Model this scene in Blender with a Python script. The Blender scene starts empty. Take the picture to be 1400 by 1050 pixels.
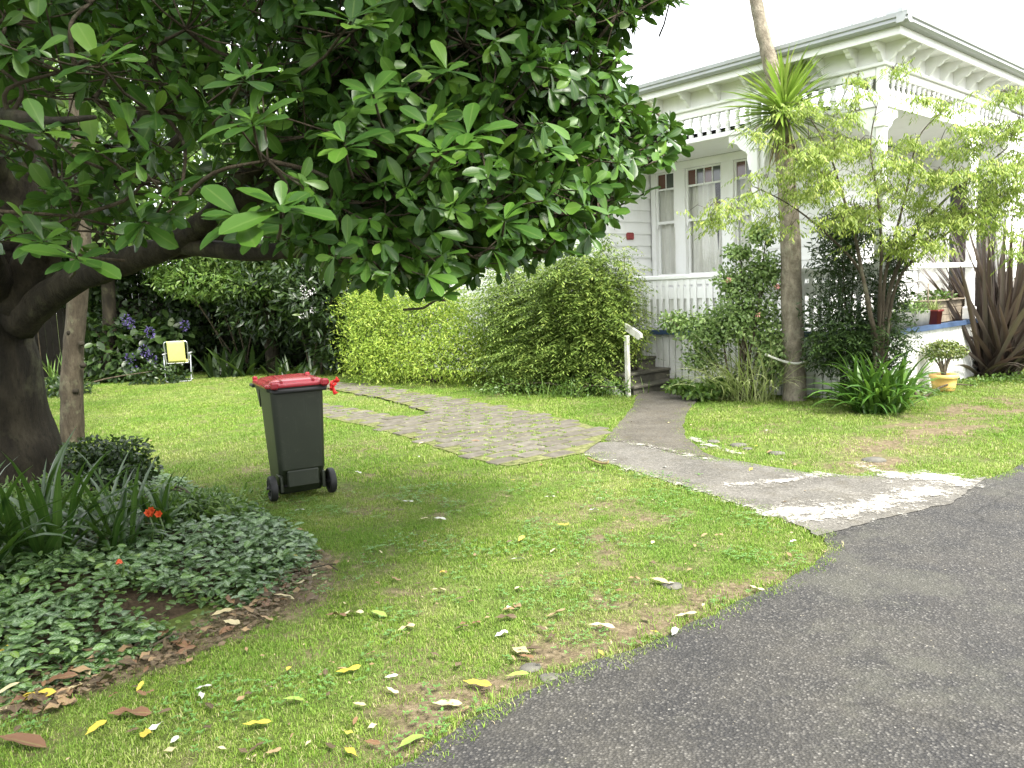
import bpy, math, random
import numpy as np
from mathutils import Vector, Matrix, noise
R = math.radians
random.seed(7)
rng = np.random.default_rng(11)
S = bpy.context.scene
COL = S.collection

# ------------------------------------------------------------------ camera, sky, sun, exposure
CAM = (0.0, 0.0, 1.55)
PITCH, ROLL = R(6.6), R(2.4)
cd = bpy.data.cameras.new('camera')
cam = bpy.data.objects.new('camera', cd)
COL.objects.link(cam)
cam.location = CAM
cd.sensor_width = 36.0
cd.lens = 36.0 * 1090.0 / 1400.0
cd.clip_start = 0.05
cd.clip_end = 800.0
cam.matrix_world = Matrix.Translation(CAM) @ Matrix.Rotation(R(90) - PITCH, 4, 'X') @ Matrix.Rotation(-ROLL, 4, 'Z')
S.camera = cam
S.render.engine = 'CYCLES'
S.cycles.use_denoising = True
S.cycles.max_bounces = 8
S.cycles.transparent_max_bounces = 12
S.cycles.sample_clamp_indirect = 8.0

world = bpy.data.worlds.new('World')
S.world = world
world.use_nodes = True
wn, wl = world.node_tree.nodes, world.node_tree.links
wn.clear()
SUN_EL, SUN_AZ = R(52), R(146)      # azimuth measured clockwise from +Y: the sun stands behind the camera's right shoulder
sky = wn.new('ShaderNodeTexSky')
sky.sky_type = 'NISHITA'
sky.sun_disc = False
sky.sun_elevation = SUN_EL
sky.sun_rotation = SUN_AZ
sky.dust_density = 4.0
mixw = wn.new('ShaderNodeMix')
mixw.data_type = 'RGBA'
mixw.inputs[0].default_value = 0.82
mixw.inputs[7].default_value = (13.0, 13.3, 13.6, 1)     # the even white cloud layer
bg = wn.new('ShaderNodeBackground')
bg.inputs[1].default_value = 0.115
wo = wn.new('ShaderNodeOutputWorld')
wl.new(sky.outputs[0], mixw.inputs[6])
wl.new(mixw.outputs[2], bg.inputs[0])
wl.new(bg.outputs[0], wo.inputs[0])

sd = bpy.data.lights.new('sun', 'SUN')
sd.energy = 4.7
sd.angle = R(16)
sd.color = (1.0, 0.96, 0.88)
sun = bpy.data.objects.new('sun', sd)
COL.objects.link(sun)
sdir = Vector((math.sin(SUN_AZ) * math.cos(SUN_EL), math.cos(SUN_AZ) * math.cos(SUN_EL), math.sin(SUN_EL)))
sun.rotation_euler = sdir.to_track_quat('Z', 'Y').to_euler()
sun.location = (12, -10, 20)

S.view_settings.view_transform = 'Standard'
S.view_settings.look = 'None'
S.view_settings.gamma = 1.0
S.view_settings.use_curve_mapping = False
S.view_settings.exposure = 1.38

# ------------------------------------------------------------------ survey helpers (photo measurements -> world)
_fw = np.array([0, math.cos(PITCH), -math.sin(PITCH)])
_up = np.array([0, math.sin(PITCH), math.cos(PITCH)])
_rt = np.array([1.0, 0, 0])
_r2 = _rt * math.cos(ROLL) - _up * math.sin(ROLL)
_u2 = _up * math.cos(ROLL) + _rt * math.sin(ROLL)
O = np.array(CAM)
def ray(px, py): return _fw + _r2 * (px - 700) / 1090.0 - _u2 * (py - 525) / 1090.0
def G(px, py, z=0.0):
    d = ray(px, py); return O + d * ((z - O[2]) / d[2])
def at(px, py, Y):
    d = ray(px, py); return O + d * (Y / d[1])
def proj(P):
    d = np.atleast_2d(P) - O
    z = d @ _fw
    return 700 + 1090 * (d @ _r2) / z, 525 - 1090 * (d @ _u2) / z, z
def inpoly(x, y, poly):
    x = np.asarray(x, float); y = np.asarray(y, float)
    c = np.zeros(x.shape, bool); n = len(poly)
    for i in range(n):
        x1, y1 = poly[i][0], poly[i][1]; x2, y2 = poly[(i + 1) % n][0], poly[(i + 1) % n][1]
        k = ((y1 > y) != (y2 > y))
        if y1 != y2: c ^= k & (x < (x2 - x1) * (y - y1) / (y2 - y1) + x1)
    return c
def gpoly(pts): return [tuple(G(*p)[:2]) for p in pts]
def smooth_poly(pts, it=2):
    for _ in range(it):
        q = []
        for i in range(len(pts)):
            a, b = np.array(pts[i]), np.array(pts[(i + 1) % len(pts)])
            q += [tuple(a * .75 + b * .25), tuple(a * .25 + b * .75)]
        pts = q
    return pts
def rough_poly(pts, step=.06, amp=.02):
    q = []
    for i in range(len(pts)):
        a, b = np.array(pts[i]), np.array(pts[(i + 1) % len(pts)])
        L = np.linalg.norm(b - a); n = max(1, int(L / step)) if L < 30 else 1
        for k in range(n):
            p = a + (b - a) * k / n
            if L < 30:
                v = noise.noise_vector(Vector((p[0] * 5, p[1] * 5, 3))) + noise.noise_vector(Vector((p[0] * 17, p[1] * 17, 8))) * .6
                p = p + np.array((v.x, v.y)) * amp
            q.append(tuple(p))
    return q

# ------------------------------------------------------------------ materials
def srgb(h):
    h = h.lstrip('#'); c = [int(h[i:i + 2], 16) / 255 for i in (0, 2, 4)]
    return tuple(((v / 12.92) if v <= .04045 else ((v + .055) / 1.055) ** 2.4) for v in c) + (1,)
class NT:
    def __init__(s, name):
        s.m = bpy.data.materials.new(name); s.m.use_nodes = True
        s.n, s.l = s.m.node_tree.nodes, s.m.node_tree.links; s.n.clear()
        s.out = s.n.new('ShaderNodeOutputMaterial')
        s.p = s.n.new('ShaderNodeBsdfPrincipled')
        s.l.new(s.p.outputs[0], s.out.inputs[0])
    def N(s, t, **k):
        n = s.n.new(t)
        for a, v in k.items(): setattr(n, a, v)
        return n
    def L(s, a, b): s.l.new(a, b)
    def val(s, sock, v):
        if isinstance(v, (int, float, tuple, list)): sock.default_value = v
        else: s.l.new(v, sock)
    def math(s, op, a, b=0.0, c=0.0, clamp=False):
        n = s.N('ShaderNodeMath', operation=op, use_clamp=clamp)
        s.val(n.inputs[0], a); s.val(n.inputs[1], b); s.val(n.inputs[2], c)
        return n.outputs[0]
    def noise(s, scale, detail=4.0, rough=.55, vec=None, dim='3D'):
        n = s.N('ShaderNodeTexNoise'); n.inputs['Scale'].default_value = scale
        n.inputs['Detail'].default_value = detail; n.inputs['Roughness'].default_value = rough
        if vec is not None: s.L(vec, n.inputs['Vector'])
        return n.outputs[0]
    def voro(s, scale, out='Distance', feature='F1', vec=None, rnd=1.0):
        n = s.N('ShaderNodeTexVoronoi', feature=feature); n.inputs['Scale'].default_value = scale
        n.inputs['Randomness'].default_value = rnd
        if vec is not None: s.L(vec, n.inputs['Vector'])
        return n.outputs[out]
    def ramp(s, fac, stops, interp='LINEAR'):
        n = s.N('ShaderNodeValToRGB'); cr = n.color_ramp; cr.interpolation = interp
        while len(cr.elements) < len(stops): cr.elements.new(.5)
        for e, (p, c) in zip(cr.elements, stops):
            e.position = p; e.color = c if len(c) == 4 else tuple(c) + (1,)
        s.L(fac, n.inputs[0]); return n.outputs[0]
    def mix(s, f, a, b, mode='MIX'):
        n = s.N('ShaderNodeMix', data_type='RGBA', blend_type=mode)
        s.val(n.inputs[0], f)
        for k, v in ((6, a), (7, b)):
            if isinstance(v, (tuple, list)): n.inputs[k].default_value = tuple(v) if len(v) == 4 else tuple(v) + (1,)
            else: s.L(v, n.inputs[k])
        return n.outputs[2]
    def mapr(s, v, a, b, c=0.0, d=1.0):
        n = s.N('ShaderNodeMapRange'); s.L(v, n.inputs[0])
        for i, q in enumerate((a, b, c, d)): n.inputs[i + 1].default_value = q
        return n.outputs[0]
    def pos(s): return s.N('ShaderNodeNewGeometry').outputs['Position']
    def obj(s): return s.N('ShaderNodeTexCoord').outputs['Object']
    def rnd(s): return s.N('ShaderNodeObjectInfo').outputs['Random']
    def bump(s, h, strength=.4, dist=.01):
        n = s.N('ShaderNodeBump'); n.inputs['Strength'].default_value = strength; n.inputs['Distance'].default_value = dist
        s.L(h, n.inputs['Height']); s.L(n.outputs[0], s.p.inputs['Normal'])
    def base(s, c, rough=.6, spec=.5):
        s.val(s.p.inputs['Base Color'], c); s.val(s.p.inputs['Roughness'], rough)
        s.p.inputs['Specular IOR Level'].default_value = spec
        return s.m

def m_plain(name, c, rough=.6, var=.12, scale=6.0, bump=.15, spec=.4, metal=0.0, bscale=60):
    t = NT(name); v = t.obj()
    n = t.noise(scale, 5, .6, v)
    dark = tuple(x * (1 - var) for x in c[:3]) + (1,); lite = tuple(min(1, x * (1 + var)) for x in c[:3]) + (1,)
    col = t.ramp(n, [(.3, dark), (.7, lite)])
    r = t.rnd()
    col = t.mix(t.math('MULTIPLY', r, .18), col, dark)
    t.base(col, rough, spec); t.p.inputs['Metallic'].default_value = metal
    if bump: t.bump(t.noise(bscale, 3, .6, v), bump, .004)
    return t.m

def m_leaf(name, stops, rough=.45, trans=.28, spec=.4, vein=.25, scale=2.0, tipdry=0.0, varieg=None, transcol=None):
    """leaf blade: attribute luv = (across, along, random)"""
    t = NT(name)
    a = t.N('ShaderNodeAttribute', attribute_name='luv')
    sp = t.N('ShaderNodeSeparateXYZ'); t.L(a.outputs['Vector'], sp.inputs[0])
    r = t.math('FRACT', t.math('ADD', sp.outputs[2], t.rnd()))
    n = t.noise(scale, 2, .5, t.pos())
    f = t.math('ADD', t.math('MULTIPLY', r, .7), t.math('MULTIPLY', n, .35), 0, True)
    col = t.ramp(f, stops)
    ax = t.math('ABSOLUTE', sp.outputs[0])
    if varieg:
        rib = t.math('SINE', t.math('SUBTRACT', t.math('MULTIPLY', sp.outputs[1], 26), t.math('MULTIPLY', ax, 9)))
        rr = t.mapr(rib, -.1, .8)
        side = t.math('MULTIPLY', rr, t.mapr(ax, .95, .35))
        rib0 = t.mapr(ax, .16, .06)
        col = t.mix(t.math('MULTIPLY', t.math('MAXIMUM', side, rib0), varieg[1]), col, varieg[0])
    elif vein:
        col = t.mix(t.math('MULTIPLY', t.mapr(ax, .13, .03), vein), col, (.30, .38, .12, 1))
    if tipdry:
        col = t.mix(t.math('MULTIPLY', t.mapr(sp.outputs[1], .8, 1.0), tipdry), col, (.25, .16, .07, 1))
    t.base(col, rough, spec)
    if trans:
        tr = t.N('ShaderNodeBsdfTranslucent')
        tc = t.mix(.5, col, transcol or (.16, .30, .03, 1))
        t.L(tc, tr.inputs[0])
        mx = t.N('ShaderNodeMixShader'); mx.inputs[0].default_value = trans
        t.L(t.p.outputs[0], mx.inputs[1]); t.L(tr.outputs[0], mx.inputs[2]); t.L(mx.outputs[0], t.out.inputs[0])
    return t.m

def m_bark(name, c1, c2, c3, scale=8, lichen=(.25, .27, .18, 1), lf=.35, bump=.8, stretch=.35):
    t = NT(name); v = t.pos()
    mp = t.N('ShaderNodeMapping'); mp.inputs['Scale'].default_value = (1, 1, stretch); t.L(v, mp.inputs[0])
    n = t.noise(scale, 8, .65, mp.outputs[0]); n2 = t.noise(scale * 5, 6, .7, mp.outputs[0])
    col = t.ramp(n, [(.3, c1), (.5, c2), (.72, c3)])
    col = t.mix(t.math('MULTIPLY', t.mapr(t.noise(scale * .5, 6, .6, v), .55, .68), lf), col, lichen)
    col = t.mix(t.math('MULTIPLY', t.mapr(n2, .45, .3), .7), col, tuple(x * .5 for x in c1[:3]) + (1,))
    t.base(col, .9, .2)
    t.bump(t.math('ADD', n, t.math('MULTIPLY', n2, .6)), bump, .03)
    return t.m

# ------------------------------------------------------------------ mesh helpers
def link(o, parent=None):
    COL.objects.link(o)
    if parent: o.parent = parent
    return o
def mesh_from(name, V, Fc, mats=None, smooth=False, mi=None):
    me = bpy.data.meshes.new(name)
    me.from_pydata([tuple(v) for v in V], [], [tuple(f) for f in Fc])
    if mats:
        for m in (mats if isinstance(mats, (list, tuple)) else [mats]): me.materials.append(m)
    if mi is not None: me.polygons.foreach_set('material_index', mi)
    if smooth: me.polygons.foreach_set('use_smooth', [True] * len(me.polygons))
    me.update(); return me
def tag(o, label=None, cat=None, group=None, kind=None):
    if label: o['label'] = label
    if cat: o['category'] = cat
    if group: o['group'] = group
    if kind: o['kind'] = kind
    return o
def empty(name, loc=(0, 0, 0), rz=0, **k):
    o = bpy.data.objects.new(name, None); o.empty_display_size = .2
    o.location = tuple(loc); o.rotation_euler = (0, 0, rz); COL.objects.link(o); return tag(o, **k)
class MB:
    def __init__(s): s.V = []; s.F = []
    def add(s, V, F):
        b = len(s.V); s.V += [tuple(v) for v in V]; s.F += [tuple(i + b for i in f) for f in F]; return s
    def box(s, x0, x1, y0, y1, z0, z1, bev=0.0):
        if x0 > x1: x0, x1 = x1, x0
        if y0 > y1: y0, y1 = y1, y0
        if z0 > z1: z0, z1 = z1, z0
        if not bev:
            V = [(x, y, z) for z in (z0, z1) for y in (y0, y1) for x in (x0, x1)]
            return s.add(V, [(0, 2, 3, 1), (4, 5, 7, 6), (0, 1, 5, 4), (2, 6, 7, 3), (0, 4, 6, 2), (1, 3, 7, 5)])
        b = bev; V = []; 
        for sx, x in ((1, x0), (-1, x1)):
            for sy, y in ((1, y0), (-1, y1)):
                for sz, z in ((1, z0), (-1, z1)):
                    V += [(x, y + sy * b, z + sz * b), (x + sx * b, y, z + sz * b), (x + sx * b, y + sy * b, z)]
        def I(ix, iy, iz, k): return (ix * 4 + iy * 2 + iz) * 3 + k
        F = []
        for ix in (0, 1): F.append([I(ix, 0, 0, 0), I(ix, 1, 0, 0), I(ix, 1, 1, 0), I(ix, 0, 1, 0)][::(-1 if ix == 0 else 1)])
        for iy in (0, 1): F.append([I(0, iy, 0, 1), I(1, iy, 0, 1), I(1, iy, 1, 1), I(0, iy, 1, 1)][::(1 if iy == 0 else -1)])
        for iz in (0, 1): F.append([I(0, 0, iz, 2), I(1, 0, iz, 2), I(1, 1, iz, 2), I(0, 1, iz, 2)][::(-1 if iz == 0 else 1)])
        for i in (0, 1):
            for j in (0, 1):
                F.append([I(i, j, 0, 0), I(i, j, 1, 0), I(i, j, 1, 1), I(i, j, 0, 1)])
                F.append([I(i, 0, j, 0), I(i, 1, j, 0), I(i, 1, j, 2), I(i, 0, j, 2)])
                F.append([I(0, i, j, 1), I(1, i, j, 1), I(1, i, j, 2), I(0, i, j, 2)])
        for ix in (0, 1):
            for iy in (0, 1):
                for iz in (0, 1): F.append([I(ix, iy, iz, 0), I(ix, iy, iz, 1), I(ix, iy, iz, 2)])
        return s.add(V, F)
    def tube(s, pts, rad, n=8, caps=True, rough=0.0, seed=0):
        pts = [Vector(p) for p in pts]; m = len(pts)
        if not hasattr(rad, '__len__'): rad = [rad] * m
        b = len(s.V); nrm = None
        for i, p in enumerate(pts):
            d = (pts[min(i + 1, m - 1)] - pts[max(i - 1, 0)]).normalized()
            if nrm is None: nrm = d.orthogonal().normalized()
            nrm = (nrm - d * nrm.dot(d)).normalized(); bi = d.cross(nrm)
            for k in range(n):
                a = 2 * math.pi * k / n
                q = nrm * math.cos(a) + bi * math.sin(a)
                r = rad[i]
                if rough:
                    w = p + q * r
                    r *= 1 + rough * (noise.noise(w * (1.2 / max(r, .03)) * .35 + Vector((seed, 0, 0))) + .5 * noise.noise(w * (1.2 / max(r, .03))))
                s.V.append(tuple(p + q * r))
        for i in range(m - 1):
            for k in range(n):
                k2 = (k + 1) % n
                s.F.append((b + i * n + k, b + i * n + k2, b + (i + 1) * n + k2, b + (i + 1) * n + k))
        if caps:
            s.F.append(tuple(b + k for k in range(n))[::-1]); s.F.append(tuple(b + (m - 1) * n + k for k in range(n)))
        return s
    def lathe(s, prof, n=12, c=(0, 0, 0), caps=True):
        b = len(s.V); m = len(prof)
        for r, z in prof:
            for k in range(n):
                a = 2 * math.pi * k / n; s.V.append((c[0] + r * math.cos(a), c[1] + r * math.sin(a), c[2] + z))
        for i in range(m - 1):
            for k in range(n):
                k2 = (k + 1) % n; s.F.append((b + i * n + k, b + i * n + k2, b + (i + 1) * n + k2, b + (i + 1) * n + k))
        if caps:
            s.F.append(tuple(b + k for k in range(n))[::-1]); s.F.append(tuple(b + (m - 1) * n + k for k in range(n)))
        return s
    def prism(s, prof, axis, a0, a1):
        """extrude a 2D outline along axis 'x'/'y'/'z'"""
        def P(u, v, w): return {'x': (w, u, v), 'y': (u, w, v), 'z': (u, v, w)}[axis]
        n = len(prof); V = [P(u, v, a0) for u, v in prof] + [P(u, v, a1) for u, v in prof]
        F = [tuple(range(n))[::-1], tuple(range(n, 2 * n))] + [(i, (i + 1) % n, n + (i + 1) % n, n + i) for i in range(n)]
        return s.add(V, F)
    def build(s, name, mat, parent=None, smooth=False, **k):
        me = mesh_from(name, s.V, s.F, mat, smooth)
        o = bpy.data.objects.new(name, me); link(o, parent); return tag(o, **k)
def catmull(pts, rad, sub=5):
    P = [np.array(p, float) for p in pts]; out = []; ro = []
    for i in range(len(P) - 1):
        p0, p1, p2, p3 = P[max(i - 1, 0)], P[i], P[i + 1], P[min(i + 2, len(P) - 1)]
        for k in range(sub):
            t = k / sub
            out.append(.5 * ((2 * p1) + (-p0 + p2) * t + (2 * p0 - 5 * p1 + 4 * p2 - p3) * t * t + (-p0 + 3 * p1 - 3 * p2 + p3) * t ** 3))
            ro.append(rad[i] * (1 - t) + rad[i + 1] * t)
    out.append(P[-1]); ro.append(rad[-1]); return out, ro
def sheet(name, poly, z, mat, parent=None, kind='structure', **k):
    me = bpy.data.meshes.new(name)
    import bmesh
    bm = bmesh.new(); vs = [bm.verts.new((x, y, z)) for x, y in poly]
    es = [bm.edges.new((vs[i], vs[(i + 1) % len(vs)])) for i in range(len(vs))]
    bmesh.ops.triangle_fill(bm, edges=es, use_beauty=True)
    for f in bm.faces:
        if f.normal.z < 0: f.normal_flip()
    bm.to_mesh(me); bm.free(); me.materials.append(mat)
    o = bpy.data.objects.new(name, me); link(o, parent); return tag(o, kind=kind, **k)

# ------------------------------------------------------------------ leaves
def leaf_t(prof, fold=.25, curl=.0, wave=0.0, L=1.0):
    """prof: list of (v, halfwidth); returns template verts, faces, luv; blade along +y, upper side +z"""
    V, F, A = [], [], []
    for i, (v, w) in enumerate(prof):
        z = -curl * v * v * L; y = v * L
        if w <= 1e-5: V.append((0, y, z)); A.append((0, v, 0))
        else:
            zz = z + fold * w + wave * math.sin(v * 9) * w
            V += [(-w, y, zz), (0, y, z), (w, y, z + fold * w - wave * math.sin(v * 9) * w)]; A += [(-1, v, 0), (0, v, 0), (1, v, 0)]
    idx = []; k = 0
    for v, w in prof:
        if w <= 1e-5: idx.append((k,)); k += 1
        else: idx.append((k, k + 1, k + 2)); k += 3
    for a, b in zip(idx, idx[1:]):
        if len(a) == 1 and len(b) == 3: F += [(a[0], b[1], b[0]), (a[0], b[2], b[1])]
        elif len(a) == 3 and len(b) == 1: F += [(a[0], a[1], b[0]), (a[1], a[2], b[0])]
        elif len(a) == 3: F += [(a[0], a[1], b[1], b[0]), (a[1], a[2], b[2], b[1])]
    return np.array(V, float), F, np.array(A, float)
def frames(Y, N):
    Y = Y / np.linalg.norm(Y, axis=1, keepdims=True)
    N = N - Y * np.sum(Y * N, 1, keepdims=True); N = N / (np.linalg.norm(N, axis=1, keepdims=True) + 1e-9)
    X = np.cross(Y, N); return np.stack([X, Y, N], 2)     # columns
def scatter(name, tmpl, P, Y, N, sc, mat, parent=None, smooth=True, kind=None, **k):
    """many copies of a template merged into one mesh"""
    TV, TF, TA = tmpl; m = len(P); Rm = frames(Y, N)
    sc = np.asarray(sc, float) * np.ones(m) if np.ndim(sc) < 2 else sc
    tv = TV[None] * (sc[:, None, None] if sc.ndim == 1 else sc[:, None, :])
    V = np.einsum('mij,mvj->mvi', Rm, tv) + P[:, None, :]
    nv = len(TV); tl = np.array([len(f) for f in TF]); fl = np.concatenate([np.array(f) for f in TF])
    loops = (fl[None] + (np.arange(m) * nv)[:, None]).ravel()
    tot = np.tile(tl, m); start = np.concatenate([[0], np.cumsum(tot)[:-1]])
    me = bpy.data.meshes.new(name)
    me.vertices.add(m * nv); me.vertices.foreach_set('co', V.ravel())
    me.loops.add(len(loops)); me.loops.foreach_set('vertex_index', loops)
    me.polygons.add(len(tot)); me.polygons.foreach_set('loop_start', start)
    me.polygons.foreach_set('use_smooth', np.full(len(tot), smooth))
    A = np.tile(TA, (m, 1)); A[:, 2] = np.repeat(rng.random(m), nv)
    at_ = me.attributes.new('luv', 'FLOAT_VECTOR', 'POINT'); at_.data.foreach_set('vector', A.ravel())
    me.materials.append(mat); me.update(calc_edges=True); me.validate()
    o = bpy.data.objects.new(name, me); link(o, parent)
    if kind: o['kind'] = kind
    return tag(o, **k)
def leaf_mesh(name, tmpl, mat):
    TV, TF, TA = tmpl; me = mesh_from(name, TV, TF, mat, True)
    a = me.attributes.new('luv', 'FLOAT_VECTOR', 'POINT'); a.data.foreach_set('vector', TA.ravel()); return me
def scatter_parts(name, me, P, Y, N, sc, parent):
    Rm = frames(Y, N); inv = Matrix(parent.matrix_world) if False else Matrix.Translation(-Vector(parent.location))
    for i in range(len(P)):
        o = bpy.data.objects.new(name, me); COL.objects.link(o); o.parent = parent
        s_ = sc[i] if np.ndim(sc) else sc
        M = Matrix.Identity(4)
        for r in range(3):
            for c in range(3): M[r][c] = Rm[i][r][c] * s_
            M[r][3] = P[i][r]
        o.matrix_local = inv @ M
def unit(n):
    v = rng.normal(size=(n, 3)); return v / np.linalg.norm(v, axis=1, keepdims=True)
def cloud(blobs, n, shell=.55, lump=.35, floor=0.03):
    """points and outward normals through a set of ellipsoid lumps [(c, r, weight)]"""
    w = np.array([b[2] if len(b) > 2 else b[1][0] * b[1][1] + b[1][1] * b[1][2] for b in blobs], float); w /= w.sum()
    k = rng.choice(len(blobs), n, p=w); C = np.array([b[0] for b in blobs], float)[k]; Rr = np.array([b[1] for b in blobs], float)[k]
    u = unit(n); q = shell + (1 - shell) * rng.random(n) ** .7
    q *= 1 + lump * np.array([noise.noise(Vector(tuple(x * 2.6 + c))) for x, c in zip(u, C)])
    P = C + u * Rr * q[:, None]; nn = u / Rr; nn /= np.linalg.norm(nn, axis=1, keepdims=True)
    ok = P[:, 2] > floor
    return P[ok], nn[ok]
def leafset(P, nn, droop=.2, up=.5, jit=.6):
    n = len(P); N = nn * .6 + np.array([0, 0, up]) + unit(n) * jit
    Y = unit(n) * .9 + nn * .7 + np.array([0, 0, -droop]); return Y, N

LP_obl = [(0, .02), (.12, .04), (.35, .115), (.6, .185), (.8, .185), (.93, .11), (1, 0)]
T_obl = leaf_t([(0, .015), (.3, .1), (.6, .185), (.82, .175), (.95, .08), (1, 0)], .22, .10)
T_obl2 = leaf_t([(0, .015), (.3, .1), (.6, .185), (.82, .175), (.95, .08), (1, 0)], .1, .22, .12)
T_oval = leaf_t([(0, 0), (.3, .22), (.65, .24), (1, 0)], .2, .12)
T_oval2 = leaf_t([(0, 0), (.25, .24), (.55, .29), (.8, .2), (1, 0)], .2, .12)
T_lance = leaf_t([(0, 0), (.35, .13), (.7, .11), (1, 0)], .2, .15)
T_dia = leaf_t([(0, 0), (.45, .22), (1, 0)], .25, .15)
T_mag = leaf_t([(0, .015), (.2, .07), (.42, .155), (.65, .205), (.84, .175), (.95, .085), (1, 0)], .22, .14, .08)
T_mag2 = leaf_t([(0, .02), (.25, .10), (.5, .19), (.75, .19), (.92, .10), (1, 0)], .5, -.18, .2)
T_thin = leaf_t([(0, .02), (.4, .035), (.75, .028), (1, 0)], .3, .25)
# ================================================================== GROUND
def G2(*p): return tuple(G(*p)[:2])
DRIVE = [G2(500, 1075), G2(560, 1040), G2(640, 985), G2(700, 955), G2(790, 915), G2(860, 890), G2(930, 862), G2(985, 836), G2(1040, 810), G2(1085, 788), G2(1118, 768), G2(1133, 750), G2(1128, 736), G2(1098, 721),
         G2(1180, 705), G2(1260, 690), G2(1320, 668), G2(1350, 655), G2(1400, 634), (5.6, 7.3), (9, 9.2), (14, 11.6), (30, 17), (30, -25), (-6, -25), (-2.2, -2), (-.9, 1.2)]
PATH = [G2(1098, 721), G2(1050, 702), G2(1000, 687), G2(950, 670), G2(900, 655), G2(850, 640), G2(815, 630), G2(798, 620), G2(818, 606), G2(850, 603), G2(900, 612), G2(960, 624), G2(1010, 631), G2(1060, 640), G2(1110, 648), G2(1180, 652), G2(1260, 650), G2(1325, 656), G2(1352, 652), G2(1300, 690), G2(1200, 712), G2(1120, 735)]
STEPPATH = [G2(828, 603), G2(838, 590), G2(852, 573), G2(866, 556), G2(868, 545), G2(880, 536), G2(960, 536), G2(950, 552), G2(938, 566), G2(934, 582), G2(938, 600), G2(960, 618), G2(985, 630), G2(930, 622), G2(870, 608)]
BRICK = [G2(798, 622), G2(745, 630), G2(695, 639), G2(650, 630), G2(600, 615), G2(560, 600), G2(500, 583), G2(440, 571), G2(425, 566), G2(425, 552), G2(432, 552), G2(500, 562), G2(545, 571), G2(592, 567), G2(560, 556), G2(520, 545), G2(480, 538), G2(440, 530), G2(440, 522), G2(500, 526), G2(560, 536), G2(640, 548), G2(720, 563), G2(790, 578), G2(832, 590), G2(822, 604)]
BED = [G2(432, 760), G2(428, 775), G2(400, 790), G2(370, 815), G2(330, 838), G2(250, 872), G2(200, 895), G2(120, 925), G2(60, 948), G2(0, 960), G2(-250, 985), (-6.5, 3.0), (-8, 8), (-5.6, 9.2), G2(110, 650), G2(200, 645), G2(260, 665), G2(330, 690), G2(390, 715), G2(425, 740)]
bed_edge = [G(432, 760), G(400, 800), G(330, 845), G(250, 880), G(160, 915), G(60, 955), G(-60, 970)]
def near_line(x, y, pts):
    d = np.full(x.shape, 1e9)
    for a, b in zip(pts, pts[1:]):
        a = np.array(a[:2]); b = np.array(b[:2]); ab = b - a
        t = np.clip(((x - a[0]) * ab[0] + (y - a[1]) * ab[1]) / (ab @ ab), 0, 1)
        d = np.minimum(d, np.hypot(x - a[0] - t * ab[0], y - a[1] - t * ab[1]))
    return d
def fn(x, y, s, seed=0.0):
    return np.array([noise.noise(Vector((a * s, b * s, seed))) for a, b in zip(x, y)])
drive_edge = [np.array(p) for p in DRIVE[:13]]
track = [G(1400, 545), G(1330, 556), G(1270, 575), G(1215, 610), G(1190, 640)]
track2 = [G(1400, 560), G(1300, 590)]
patches = [(G(800, 700), .5), (G(880, 870), .45), (G(690, 940), .35), (G(860, 720), .35), (G(640, 990), .3), (G(470, 690), .4), (G(500, 780), .35), (G(1000, 800), .3), (G(330, 640), .3), (G(950, 620), .25), (G(470, 530), .9), (G(560, 960), .25)]
def bareness(x, y):
    b = np.zeros(x.shape)
    de = near_line(x, y, drive_edge); b += .5 * np.exp(-(de / .22) ** 2)
    be = near_line(x, y, bed_edge); b += 1.3 * np.exp(-(be / .15) ** 2)
    b += .6 * np.exp(-(near_line(x, y, track) / .35) ** 2) + .5 * np.exp(-(near_line(x, y, track2) / .3) ** 2)
    for c, r in patches: b += .42 * np.exp(-((x - c[0]) ** 2 + (y - c[1]) ** 2) / r ** 2)
    b += .35 * fn(x, y, .9, 5) + .6 * fn(x, y, 3.1, 9) + .6 * fn(x, y, 9, 4)
    return b
# one sheet: fine in front of the camera, stretching out to the horizon
ax = np.concatenate([[-300, -120, -60, -30, -20], np.arange(-14, 12.01, .12), [16, 24, 40, 90, 300]])
ay = np.concatenate([[-200, -60, -20, -6, 0], np.arange(1.2, 24, .12), [28, 40, 80, 180, 400]])
XX, YY = np.meshgrid(ax, ay); gx, gy = XX.ravel(), YY.ravel()
bar = bareness(gx, gy); bar[(np.abs(gx) > 14) | (gy > 24) | (gy < 1)] = 0
gz = .02 * fn(gx, gy, .35, 2) * 0 - .012
nx, ny = len(ax), len(ay)
gf = [(j * nx + i, j * nx + i + 1, (j + 1) * nx + i + 1, (j + 1) * nx + i) for j in range(ny - 1) for i in range(nx - 1)]
t = NT('lawn_soil'); v = t.pos()
aa = t.N('ShaderNodeAttribute', attribute_name='bare')
soil = t.ramp(t.noise(28, 8, .7, v), [(.3, (.06, .048, .028)), (.5, (.14, .11, .066)), (.72, (.26, .21, .14))])
moss = t.ramp(t.noise(14, 8, .7, v), [(.3, (.045, .06, .016)), (.55, (.10, .135, .03)), (.75, (.18, .21, .06))])
fac = t.mapr(t.math('ADD', aa.outputs['Fac'], t.math('MULTIPLY', t.noise(22, 6, .75, v), 1.3)), .65, 1.35)
t.base(t.mix(fac, moss, soil), .95, .15); t.bump(t.noise(60, 6, .7, v), .8, .02)
me = mesh_from('ground', np.stack([gx, gy, gz], 1), gf, t.m, True)
a = me.attributes.new('bare', 'FLOAT', 'POINT'); a.data.foreach_set('value', bar)
tag(link(bpy.data.objects.new('ground', me)), kind='structure')

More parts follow.
